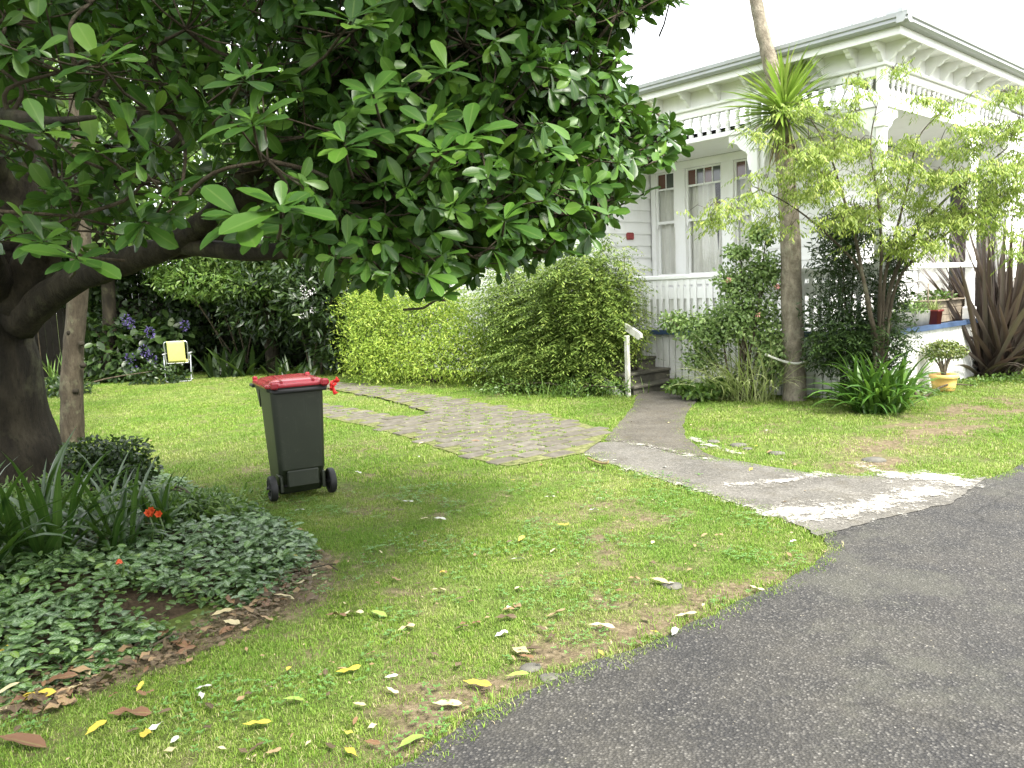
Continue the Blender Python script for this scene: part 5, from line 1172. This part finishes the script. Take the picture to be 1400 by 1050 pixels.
def loft(rings, cap0=True, cap1=True):
    m_ = MB(); n = len(rings[0])
    for r_ in rings: m_.V += r_
    for i in range(len(rings) - 1):
        for k in range(n): k2 = (k + 1) % n; m_.F.append((i * n + k, i * n + k2, (i + 1) * n + k2, (i + 1) * n + k))
    if cap0: m_.F.append(tuple(range(n))[::-1])
    if cap1: m_.F.append(tuple((len(rings) - 1) * n + k for k in range(n)))
    return m_
def bevel(o, w=.004, seg=2, ang=35):
    b = o.modifiers.new('bevel', 'BEVEL'); b.width = w; b.segments = seg; b.limit_method = 'ANGLE'; b.angle_limit = R(ang)
    for p in o.data.polygons: p.use_smooth = True
    e = o.modifiers.new('wn', 'WEIGHTED_NORMAL'); e.keep_sharp = True; return o
o = loft([rrect(-.165, .165, -.10, .22, .035, .03), rrect(-.172, .172, -.115, .225, .06, .035), rrect(-.178, .178, -.17, .235, .20, .045), rrect(-.182, .182, -.20, .238, .24, .045), rrect(-.205, .205, -.215, .275, .84, .05), rrect(-.207, .207, -.217, .28, .862, .05), rrect(-.235, .235, -.245, .30, .864, .05), rrect(-.238, .238, -.248, .305, .895, .05), rrect(-.212, .212, -.222, .28, .896, .05)]).build('body', M_bin, bin_, True); bevel(o)
m_ = MB(); m_.box(-.25, .25, .30, .42, .860, .886, .006)
for sx in (-.203, -.06, .05, .191): m_.prism([(.272, .70), (.415, .866), (.272, .866)], 'x', sx, sx + .012)
m_.build('lifting_lip', M_bin, bin_)
m_ = MB(); m_.box(-.125, .125, -.205, -.16, .10, .235, .01); m_.build('foot_plate', M_bin, bin_)
m_ = MB(); m_.tube([(-.275, -.135, .105), (.275, -.135, .105)], .012, 8); m_.build('axle', M_blk, bin_, True)
for sx in (-1, 1):
    m_ = MB(); m_.box(sx * .150, sx * .182, -.175, -.05, .06, .20, .008); m_.build('axle_bracket', M_bin, bin_)
    x0 = sx * .205; m_ = MB(); pr = [(.0, -.026), (.028, -.026), (.03, -.018), (.066, -.014), (.072, -.026), (.094, -.026), (.1005, -.017), (.1005, .017), (.094, .026), (.072, .026), (.066, .014), (.03, .018), (.028, .026), (.0, .026)]
    n_ = 28
    for r_, z_ in pr:
        for k in range(n_): a = 6.2832 * k / n_; m_.V.append((x0 + sx * .026 + z_, -.135 + r_ * math.cos(a), .1005 + r_ * math.sin(a)))
    for i in range(len(pr) - 1):
        for k in range(n_): k2 = (k + 1) % n_; m_.F.append((i * n_ + k, i * n_ + k2, (i + 1) * n_ + k2, (i + 1) * n_ + k))
    w = m_.build('wheel', M_blk, bin_, True); w.data.polygons.foreach_set('use_smooth', [True] * len(w.data.polygons)); bevel(w, .002, 1, 40)
    h = MB(); h.tube([(sx * (.205 + .05), -.135, .1005), (sx * (.205 + .062), -.135, .1005)], [.026, .018], 12); h.build('hub_cap', M_blk, w, True)
    for k in range(6):
        a = k * 1.047; h = MB(); h.tube([(sx * .252, -.135 + .025 * math.cos(a), .1005 + .025 * math.sin(a)), (sx * .250, -.135 + .068 * math.cos(a), .1005 + .068 * math.sin(a))], .006, 5); h.build('spoke', M_blk, w)
m_ = MB(); m_.tube([(-.20, -.235, .872), (-.20, -.292, .868), (.20, -.292, .868), (.20, -.235, .872)], .017, 8); m_.build('handle', M_blk, bin_, True)
lid = loft([rrect(-.245, .245, -.262, .318, .893, .055), rrect(-.25, .25, -.268, .324, .898, .058), rrect(-.25, .25, -.268, .324, .914, .058), rrect(-.240, .240, -.258, .314, .924, .055), rrect(-.205, .205, -.215, .28, .927, .05), rrect(-.195, .195, -.205, .268, .940, .05), rrect(-.15, .15, -.15, .22, .952, .05), rrect(-.06, .06, -.05, .12, .957, .03)]).build('lid', M_lid, bin_, True); bevel(lid, .003)
for x0 in (-.222, .162): m_ = MB(); m_.box(x0, x0 + .06, -.318, -.255, .890, .944, .012); m_.build('hinge_lug', M_lid, lid)
for x0 in (-.235, .195): m_ = MB(); m_.box(x0, x0 + .04, .318, .352, .905, .948, .01); m_.build('lid_lug', M_lid, lid)
for x0 in (-.13, .115): m_ = MB(); m_.prism([(-.235, .924), (.25, .938), (.25, .942), (.0, .965), (-.235, .943)], 'x', x0, x0 + .016); m_.build('lid_rib', M_lid, lid)
Mr = m_plain('red_ribbon_cloth', (.72, .025, .02, 1), .5, .15, 20, .1)
rib = empty('red_ribbon', tuple(np.array(bin_.location) + np.array([.252 * math.cos(R(28)) + .26 * math.sin(R(28)), .252 * math.sin(R(28)) - .26 * math.cos(R(28)), .885])), label='red ribbon tied to the back right corner of the bin', cat='ribbon')
for k, (dx, dz, L_) in enumerate(((.9, .75, .07), (.5, -.9, .085), (.95, .1, .045), (.15, -1, .05), (.3, .8, .035))):
    m_ = MB(); V = []; w_2 = .012
    for i in range(6):
        v = i / 5; c = np.array([dx * L_ * v, -.01 + .012 * math.sin(v * 5 + k), dz * L_ * v + .01 * math.sin(v * 6 + k)]); pr_ = np.array([-dz, .35, dx]) * w_2 * (.5 + v)
        V += [tuple(c - pr_), tuple(c + pr_)]
    m_.add(V, [(2 * i, 2 * i + 1, 2 * i + 3, 2 * i + 2) for i in range(5)]); s_ = m_.build('ribbon_tail', Mr, rib, True); sm = s_.modifiers.new('thick', 'SOLIDIFY'); sm.thickness = .0015
m_ = MB(); m_.lathe([(.004, -.012), (.014, -.006), (.014, .006), (.004, .012)], 8); m_.build('knot', Mr, rib, True)

# ---- folding chair
M_al = m_plain('aluminium_tube', (.62, .64, .66, 1), .3, .08, 10, .05, metal=.85); M_yc = m_plain('yellow_woven_cloth', (.50, .50, .14, 1), .8, .10, 30, .5, .2, bscale=260)
chl = (G(228, 523) + G(262, 521)) / 2; ch = empty('folding_chair', tuple(chl), R(16), label='yellow folding lawn chair with aluminium frame at the back of the lawn', cat='chair')
def tubeo(nm, pts, r=.011, rad_=None):
    p_, _ = catmull(pts, [r] * len(pts), 4); m_ = MB(); m_.tube(p_, r, 8); return m_.build(nm, M_al, ch, True)
tubeo('back_frame', [(-.21, .02, .36), (-.215, -.02, .60), (-.22, -.06, .78), (-.19, -.065, .825), (-.1, -.068, .832), (.1, -.068, .832), (.19, -.065, .825), (.22, -.06, .78), (.215, -.02, .60), (.21, .02, .36)])
tubeo('rear_leg_frame', [(-.255, .06, .55), (-.25, .0, .3), (-.24, -.05, .05), (-.215, -.055, .015), (-.12, -.055, .012), (.12, -.055, .012), (.215, -.055, .015), (.24, -.05, .05), (.25, .0, .3), (.255, .06, .55)])
tubeo('front_leg_frame', [(-.24, -.03, .55), (-.235, .2, .3), (-.23, .40, .05), (-.2, .42, .014), (.2, .42, .014), (.23, .40, .05), (.235, .2, .3), (.24, -.03, .55)])
tubeo('seat_frame', [(-.205, -.0, .38), (-.205, .2, .40), (-.2, .42, .42), (-.17, .44, .422), (.17, .44, .422), (.2, .42, .42), (.205, .2, .40), (.205, -.0, .38)]); tubeo('cross_bar', [(-.215, .0, .385), (0, .0, .385), (.215, .0, .385)], .009)
for sx in (-1, 1): m_ = MB(); m_.box(sx * .225, sx * .27, -.06, .30, .565, .59, .008); m_.build('armrest', m_plain('grey_plastic', (.35, .36, .36, 1), .5, .1), ch)
def cloth(nm, p00, p10, p11, p01, sag):
    V = []; n_ = 9
    for j in range(n_):
        for i in range(n_):
            u, v = i / (n_ - 1), j / (n_ - 1); a_, b_, c_, d_ = map(np.array, (p00, p10, p11, p01)); q = (a_ * (1 - u) + b_ * u) * (1 - v) + (d_ * (1 - u) + c_ * u) * v; V.append(tuple(q + np.array(sag) * (4 * v * (1 - v)) * (1 - .3 * (2 * u - 1) ** 2)))
    F = [(j * n_ + i, j * n_ + i + 1, (j + 1) * n_ + i + 1, (j + 1) * n_ + i) for j in range(n_ - 1) for i in range(n_ - 1)]
    o = link(bpy.data.objects.new(nm, mesh_from(nm, V, F, M_yc, True)), ch); s_ = o.modifiers.new('thick', 'SOLIDIFY'); s_.thickness = .006
cloth('back_cloth', (-.165, -.015, .40), (.165, -.015, .40), (.165, -.078, .838), (-.165, -.078, .838), (0, -.01, 0)); cloth('seat_cloth', (-.165, .02, .39), (.165, .02, .39), (.165, .43, .43), (-.165, .43, .43), (0, 0, -.04))

# ---- yellow pot with a small jade-like shrub
pb = np.array(G(1290, 534)); pot = empty('yellow_pot', tuple(pb), label='yellow glazed pot on the ground in front of the white skirt boards', cat='plant pot')
m_ = MB(); m_.lathe([(.12, 0), (.135, .01), (.15, .10), (.162, .17), (.178, .175), (.182, .185), (.182, .215), (.175, .225), (.160, .222), (.155, .19)], 24); m_.build('pot_body', m_plain('yellow_glaze', (.70, .46, .15, 1), .3, .15, 8, .05), pot, True)
m_ = MB(); m_.lathe([(.0, .198), (.156, .196)], 16); m_.build('potting_soil', m_plain('dark_soil', (.05, .035, .022, 1), .95, .4, 30, .8), pot, True)
sp_ = empty('potted_shrub', (pb[0], pb[1], .19), label='small bonsai-like shrub with a rounded top growing in the yellow pot', cat='potted plant'); m_ = MB(); tp_ = []
for k in range(9):
    a = k * .7; e = np.array([math.cos(a) * .16 * (1 if k % 2 else .6), math.sin(a) * .14, .26 + .06 * (k % 3)]); m_.tube([(0, 0, 0), tuple(e * .4 + np.array([0, 0, .03])), tuple(e)], [.022, .014, .007], 6); tp_.append(e)
m_.build('trunk', B_cab, sp_, True); P, nn = cloud([((0, 0, .36), (.27, .24, .10)), ((-.14, 0, .30), (.13, .12, .09)), ((.15, 0, .30), (.13, .12, .08)), ((.0, 0, .43), (.15, .14, .06))], 1500, .5, .3, -9); Y, N = leafset(P, nn); scatter('crown', T_oval2, P, Y, N, rng.uniform(.028, .042, len(P)), m_leaf('jade_leaf', [(0, (.06, .10, .02, 1)), (.6, (.14, .18, .04, 1)), (1, (.28, .28, .09, 1))], .4, .2), sp_, kind='stuff')

# ---- things on the deck edge
M_tim = m_plain('grey_brown_timber', (.20, .165, .12, 1), .85, .3, 8, .4)
def hl(x, y, z): return tuple(lc(x, y, z))
pl = empty('planter_box', hl(2.42, .20, .863), HA, label='weathered timber planter box on the deck edge beside the flax', cat='planter')
for z_ in (0, .102, .204):
    for y_ in (-.11, .10): m_ = MB(); m_.box(-.60, .60, y_, y_ + .018, z_ + .002, z_ + .098, .003); m_.build('plank', M_tim, pl)
    for x_ in (-.618, .600): m_ = MB(); m_.box(x_, x_ + .018, -.11, .118, z_ + .002, z_ + .098, .003); m_.build('plank', M_tim, pl)
m_ = MB(); m_.box(-.66, .66, -.16, .16, .303, .322, .004); m_.build('top_board', M_tim, pl)
shrub('planter_plant', 'sparse succulent plant on top of the timber planter box', 'potted plant', hl(2.3, .2, 1.18), [(hl(2.1, .2, 1.25), (.25, .08, .06)), (hl(2.75, .2, 1.23), (.10, .08, .05))], 260, L_mid, T_oval, .05, 2)
tro = empty('concrete_trough', hl(1.15, .16, .863), HA, label='low grey trough on the deck edge left of the red pot', cat='planter')
q = loft([rrect(-.50, .50, -.12, .12, 0, .03), rrect(-.53, .53, -.13, .13, .19, .03), rrect(-.53, .53, -.13, .13, .20, .03), rrect(-.49, .49, -.10, .10, .20, .03), rrect(-.48, .48, -.095, .095, .16, .03)]).build('trough_body', m_plain('grey_concrete', (.22, .22, .20, 1), .9, .3, 6, .5), tro, True)
shrub('trough_plant', 'pale trailing plant in the grey trough', 'potted plant', hl(1.1, .16, 1.05), [(hl(1.0, .16, 1.10), (.35, .1, .08)), (hl(1.4, .16, 1.12), (.2, .1, .10))], 500, L_rose, T_oval, .045, 3)
rp_ = empty('red_pot', hl(1.74, .02, .863), HA, label='small square dark red pot on the deck edge in front of the planter box', cat='plant pot')
loft([rrect(-.075, .075, -.07, .07, 0, .01), rrect(-.088, .088, -.083, .083, .17, .012), rrect(-.10, .10, -.095, .095, .172, .012), rrect(-.10, .10, -.095, .095, .20, .012), rrect(-.085, .085, -.08, .08, .20, .012), rrect(-.08, .08, -.075, .075, .17, .012)]).build('pot_body', m_plain('dark_red_glaze', (.15, .022, .02, 1), .35, .2), rp_, True)
straps('pot_grass', 'pale tufted plant in the small red pot', 'potted plant', hl(1.74, .02, 1.04), 50, .22, .014, L_grs, .8, .5, 5, .05, .05, seed=31, part=False)
m_ = MB(); m_.tube([(0, 0, 0), (.005, 0, .42)], .008, 6); tag(m_.build('plant_stake', M_tim, None, True), 'thin pale stake standing between the trough and the red pot', 'stake').location = hl(1.60, .05, 1.0)

# ---- fallen leaves, each one a thing
def fl_mesh(i):
    rr = random.Random(i); cu = rr.uniform(-.9, .9); wv = rr.uniform(.0, .7)
    TV, TF, TA = leaf_t([(0, .012), (.12, .03), (.3, .13), (.5, .19), (.7, .18), (.88, .09), (1, 0)], -.1 + .5 * rr.random(), cu * .16, wv); TV = TV.copy(); TV[:, 2] += cu * .16 * TV[:, 1] * .6; TV[:, 1] -= .5
    return TV, TF, TA
cols = {'yellow': [(0, (.38, .28, .03, 1)), (1, (.50, .42, .07, 1))], 'cream': [(0, (.36, .30, .16, 1)), (1, (.50, .45, .28, 1))], 'pale': [(0, (.38, .38, .33, 1)), (1, (.52, .52, .46, 1))], 'tan': [(0, (.19, .12, .06, 1)), (1, (.30, .21, .12, 1))], 'brown': [(0, (.055, .036, .022, 1)), (1, (.13, .09, .055, 1))], 'rust': [(0, (.12, .062, .035, 1)), (1, (.21, .12, .065, 1))], 'green': [(0, (.18, .27, .05, 1)), (1, (.28, .36, .09, 1))]}
FM = {c: m_leaf('fallen_' + c, s_, .6, .12, .3, .2, 30) for c, s_ in cols.items()}
FMesh = {c: [leaf_mesh('fallen_leaf', fl_mesh(100 + i), FM[c]) for i in range(5)] for c in cols}
cname = {'yellow': 'bright yellow', 'cream': 'cream-coloured', 'pale': 'whitish', 'tan': 'tan', 'brown': 'dark brown', 'rust': 'rust-brown', 'green': 'lime green'}
def zone(px, py):
    if px < 440 and py > 735 and py > 960 - (px * .44) - 30 and py < 1010 - px * .44 + 30: return 'in the litter along the bed edge'
    if py < 560: return 'far back on the lawn'
    if px > 620 and py > 1250 - px * .45: return 'beside the asphalt edge'
    if py > 960: return 'on the lawn nearest the camera'
    if px < 520 and py < 720: return 'on the lawn near the bin'
    if py < 720: return 'on the lawn below the paving'
    if px > 900: return 'on the lawn tip by the path'
    if px < 430: return 'on the shaded lawn before the bed'
    return 'on the shaded middle lawn' if px < 620 else 'on the middle of the lawn'
listed = [(713, 895, 'cream', 1.3, 80), (713, 740, 'yellow', .9, 60), (558, 688, 'pale', .9, 30), (602, 712, 'pale', .9, 0), (483, 842, 'cream', 1.2, -30), (653, 940, 'yellow', 1.3, 15), (563, 1020, 'green', 1.4, 10), (477, 920, 'yellow', 1.1, 15), (823, 860, 'cream', 1.3, 0), (923, 868, 'pale', 1.1, 20), (938, 845, 'cream', 1.1, 0), (902, 798, 'cream', 1.1, -25), (708, 832, 'tan', .9, 70), (708, 808, 'cream', .8, 60), (686, 871, 'pale', .9, 80), (612, 968, 'cream', 1.2, 5), (708, 928, 'green', 1, -25), (770, 720, 'yellow', 1.0, 0), (757, 756, 'cream', .9, -10), (812, 700, 'pale', .9, 90), (752, 682, 'pale', .9, 10), (708, 768, 'pale', 1.0, 15), (542, 795, 'tan', .9, -40), (518, 843, 'green', 1.0, 5), (556, 862, 'cream', .9, 15), (352, 995, 'yellow', 1.1, -25), (402, 962, 'green', .9, 5), (200, 1008, 'yellow', 1.1, -20), (132, 1000, 'yellow', 1.0, 25), (178, 980, 'rust', 1.7, 30), (48, 958, 'yellow', 1.8, 15), (30, 1020, 'rust', 2.2, 20), (8, 915, 'yellow', 1.2, 85), (305, 845, 'cream', 1.2, 60), (312, 826, 'rust', 1.4, -20), (340, 838, 'tan', 1.1, -20), (388, 820, 'cream', 1.3, 5), (395, 766, 'yellow', 1.4, -20), (83, 937, 'rust', 1.5, 40), (140, 935, 'brown', 1.6, 10), (60, 965, 'brown', 1.8, 10), (225, 875, 'rust', 1.3, -60), (248, 884, 'rust', 1.2, 10), (138, 905, 'tan', 1.4, 85), (692, 848, 'brown', 1.1, 5), (760, 843, 'tan', 1.1, -5), (725, 893, 'brown', 1.2, 20), (448, 778, 'tan', .9, 0), (410, 700, 'pale', .8, 0), (490, 648, 'pale', .8, 10), (580, 712, 'cream', .7, 10), (1052, 620, 'tan', .8, 10), (1035, 808, 'cream', .8, 0), (600, 810, 'cream', .9, 15), (460, 845, 'rust', 1.1, 10), (365, 850, 'tan', 1, -15), (650, 605, 'rust', 1.0, 5), (672, 633, 'rust', .9, 10)]
allL = [(a, b, c, s_, an) for a, b, c, s_, an in listed]
rr = random.Random(5)
def ok_l(px, py, on_asph=False):
    g_ = G(px, py); x_, y_ = np.array([g_[0]]), np.array([g_[1]]); return not (inpoly(x_, y_, DRIVE)[0] or inpoly(x_, y_, BED)[0])
while len(allL) < 200:      # loose scatter over the lawn
    px_, py_ = rr.uniform(180, 1120), 560 + 480 * rr.random() ** .8
    if ok_l(px_, py_): allL.append((px_, py_, rr.choice(['cream', 'tan', 'tan', 'brown', 'brown', 'pale', 'rust', 'yellow', 'brown']), rr.uniform(.3, .75), rr.uniform(0, 360)))
be = [(0, 965), (60, 952), (120, 930), (200, 900), (250, 880), (330, 845), (370, 822), (400, 798), (430, 765)]
for _ in range(62):
    k = rr.randrange(len(be) - 1); t_ = rr.random(); px_ = be[k][0] * (1 - t_) + be[k + 1][0] * t_ + rr.gauss(0, 14); py_ = be[k][1] * (1 - t_) + be[k + 1][1] * t_ + rr.gauss(4, 13); allL.append((px_, py_, rr.choice(['rust', 'brown', 'brown', 'tan', 'rust', 'tan', 'cream']), rr.uniform(.5, 1.35), rr.uniform(0, 360)))
for q, (px_, py_, c, s_, an) in enumerate(allL):
    g_ = G(px_, py_); o = bpy.data.objects.new('fallen_leaf', FMesh[c][q % 5]); link(o); z_ = .016
    x_, y_ = np.array([g_[0]]), np.array([g_[1]])
    if inpoly(x_, y_, BED)[0]: z_ = max(.03, float(bed_h(x_, y_)[0]) - .02)
    o.location = (g_[0], g_[1], z_ + .002); o.rotation_euler = (rr.uniform(-.22, .22), rr.uniform(-.25, .25), R(an) - R(90) + rr.gauss(0, .5) if q < len(listed) else R(an)); sc_ = .095 * s_ * (1 if q < len(listed) else 1); o.scale = (sc_, sc_, sc_)
    sz = 'large' if s_ > 1.25 else ('small' if s_ < .7 else 'curled')
    tag(o, f"{sz} {cname[c]} fallen leaf lying {zone(px_, py_)}", 'fallen leaf', 'fallen leaves on the lawn and bed edge')
byl = {}
for o in [o for o in S.objects if o.name.startswith('fallen_leaf')]: byl.setdefault(o['label'], []).append(o)
def nth(k): return 'leftmost' if k == 0 else str(k + 1) + {1: 'nd', 2: 'rd'}.get(k if k < 10 or k > 19 else 9, 'th') + ' from left'
for lab, os_ in byl.items():
    if len(os_) > 1:
        os_.sort(key=lambda o: proj(np.array(o.location))[0][0])
        for k, o in enumerate(os_): o['label'] = lab.replace(' fallen leaf lying', ' leaf').replace('-coloured', '') + ', ' + ('rightmost' if k == len(os_) - 1 else nth(k)) + ' there'
# small debris: bits too small to pick apart
n = 16000; x = rng.uniform(-4, 4.5, n); y = rng.uniform(2.3, 9.5, n); bb = bareness(x, y); k = (rng.random(n) < np.clip(bb * .45 + .16, 0, .9)) & ~inpoly(x, y, BED) & ~inpoly(x, y, DRIVE) & ~inpoly(x, y, PATH); x, y = x[k], y[k]; n = len(x)
scatter('leaf_litter', T_dia, np.stack([x, y, rng.uniform(.006, .02, n)], 1), np.column_stack([rng.normal(size=(n, 2)), rng.normal(0, .2, n)]), np.column_stack([rng.normal(0, .4, (n, 2)), np.ones(n)]), rng.uniform(.006, .024, n), m_leaf('litter_bits', [(0, (.07, .045, .028, 1)), (.5, (.17, .12, .07, 1)), (.9, (.33, .26, .16, 1)), (1, (.5, .45, .32, 1))], .9, 0), kind='stuff', label='fine brown leaf litter and chips scattered in the thin grass', cat='leaf litter')
n = 800; tt_ = rng.random(n) * (len(be) - 1); ii = tt_.astype(int); fr_ = tt_ - ii; bea = np.array(be, float); pp = bea[ii] * (1 - fr_[:, None]) + bea[ii + 1] * fr_[:, None] + rng.normal(0, 13, (n, 2)); gg = np.array([G(a, b) for a, b in pp]); gg[:, 2] = rng.uniform(.004, .03, n)
scatter('bed_litter', T_oval, gg, np.column_stack([rng.normal(size=(n, 2)), rng.normal(0, .3, n)]), np.column_stack([rng.normal(0, .5, (n, 2)), np.ones(n)]), rng.uniform(.015, .05, n), FM['brown'], kind='stuff', label='brown broken leaf litter along the edge of the garden bed', cat='leaf litter')
# twigs
for i, (a, b, c, d, lab) in enumerate(((0, 870, 85, 912, 'bent brown twig lying at the lower left bed edge'), (205, 885, 250, 868, 'pale dry stick lying against the front of the ground cover'), (425, 777, 462, 780, 'dark dry twig at the tip of the garden bed'))):
    p0, p1 = G(a, b, .03), G(c, d, .025); m_ = MB(); mid = (p0 + p1) / 2 + np.array([.02, .03, .02]); m_.tube([p0, mid, p1], [.006, .005, .003], 6, rough=.3); m_.tube([mid, mid + np.array([.05, -.04, .01])], [.004, .002], 5); tag(m_.build('twig', B_twig, None, True), lab, 'twig', 'dry twigs on the ground')
# curled bark strip where the path meets the paving
m_ = MB(); V = []; pts = [G(803, 627, .035), G(812, 631, .03), G(822, 634, .03), G(830, 634, .045), G(832, 631, .06)]; p_, _ = catmull(pts, [1] * 5, 4)
for i, q in enumerate(p_): V += [tuple(q + np.array([0, -.022, .0])), tuple(q + np.array([0, 0, .016])), tuple(q + np.array([.0, .024, -.002]))]
m_.add(V, [(3 * i + k, 3 * i + k + 1, 3 * i + k + 4, 3 * i + k + 3) for i in range(len(p_) - 1) for k in (0, 1)]); o = m_.build('bark_strip', FM['rust'], None, True); tag(o, 'curled brown strip of bark lying where the path meets the brick paving', 'bark strip'); s_ = o.modifiers.new('thick', 'SOLIDIFY'); s_.thickness = .004
# stones half buried near the path corner and asphalt edge
M_st = m_plain('grey_stone', (.10, .096, .08, 1), .9, .35, 12, .6)
for i, (a, b, s_, lab) in enumerate(((975, 603, .07, 'pale flat stone at the corner of lawn and stepping path'), (1010, 608, .09, 'half-buried grey stone in the lawn above the path'), (960, 612, .06, 'small white stone beside the stepping path'), (1062, 619, .08, 'flat grey stone at the lawn edge above the path'), (1022, 613, .05, 'little pale stone between the two larger stones above the path'), (725, 912, .05, 'grey stone in the bare earth left of the asphalt'), (752, 926, .05, 'grey stone nearest the asphalt in the bare patch'), (920, 800, .06, 'half-buried stone in the thin grass near the asphalt bend'), (1195, 628, .10, 'pale broken stone in the worn track through the right lawn'))):
    g_ = G(a, b); m_ = MB(); rr2 = random.Random(i); ring = [(1, -.3), (1, .1), (.75, .32), (.3, .42), (.02, .44)]; n_ = 9
    for r_, z_ in ring:
        for k in range(n_): an = 6.283 * k / n_; q = r_ * s_ * .75 * (1 + .25 * noise.noise(Vector((math.cos(an) + i, math.sin(an), z_)))); m_.V.append((q * math.cos(an) * 1.2, q * math.sin(an), z_ * s_ * .35))
    for j in range(4):
        for k in range(n_): m_.F.append((j * n_ + k, j * n_ + (k + 1) % n_, (j + 1) * n_ + (k + 1) % n_, (j + 1) * n_ + k))
    o = m_.build('stone', M_st, None, True); o.location = (g_[0], g_[1], .0); tag(o, lab, 'stone', 'stones along the path and lawn edges')
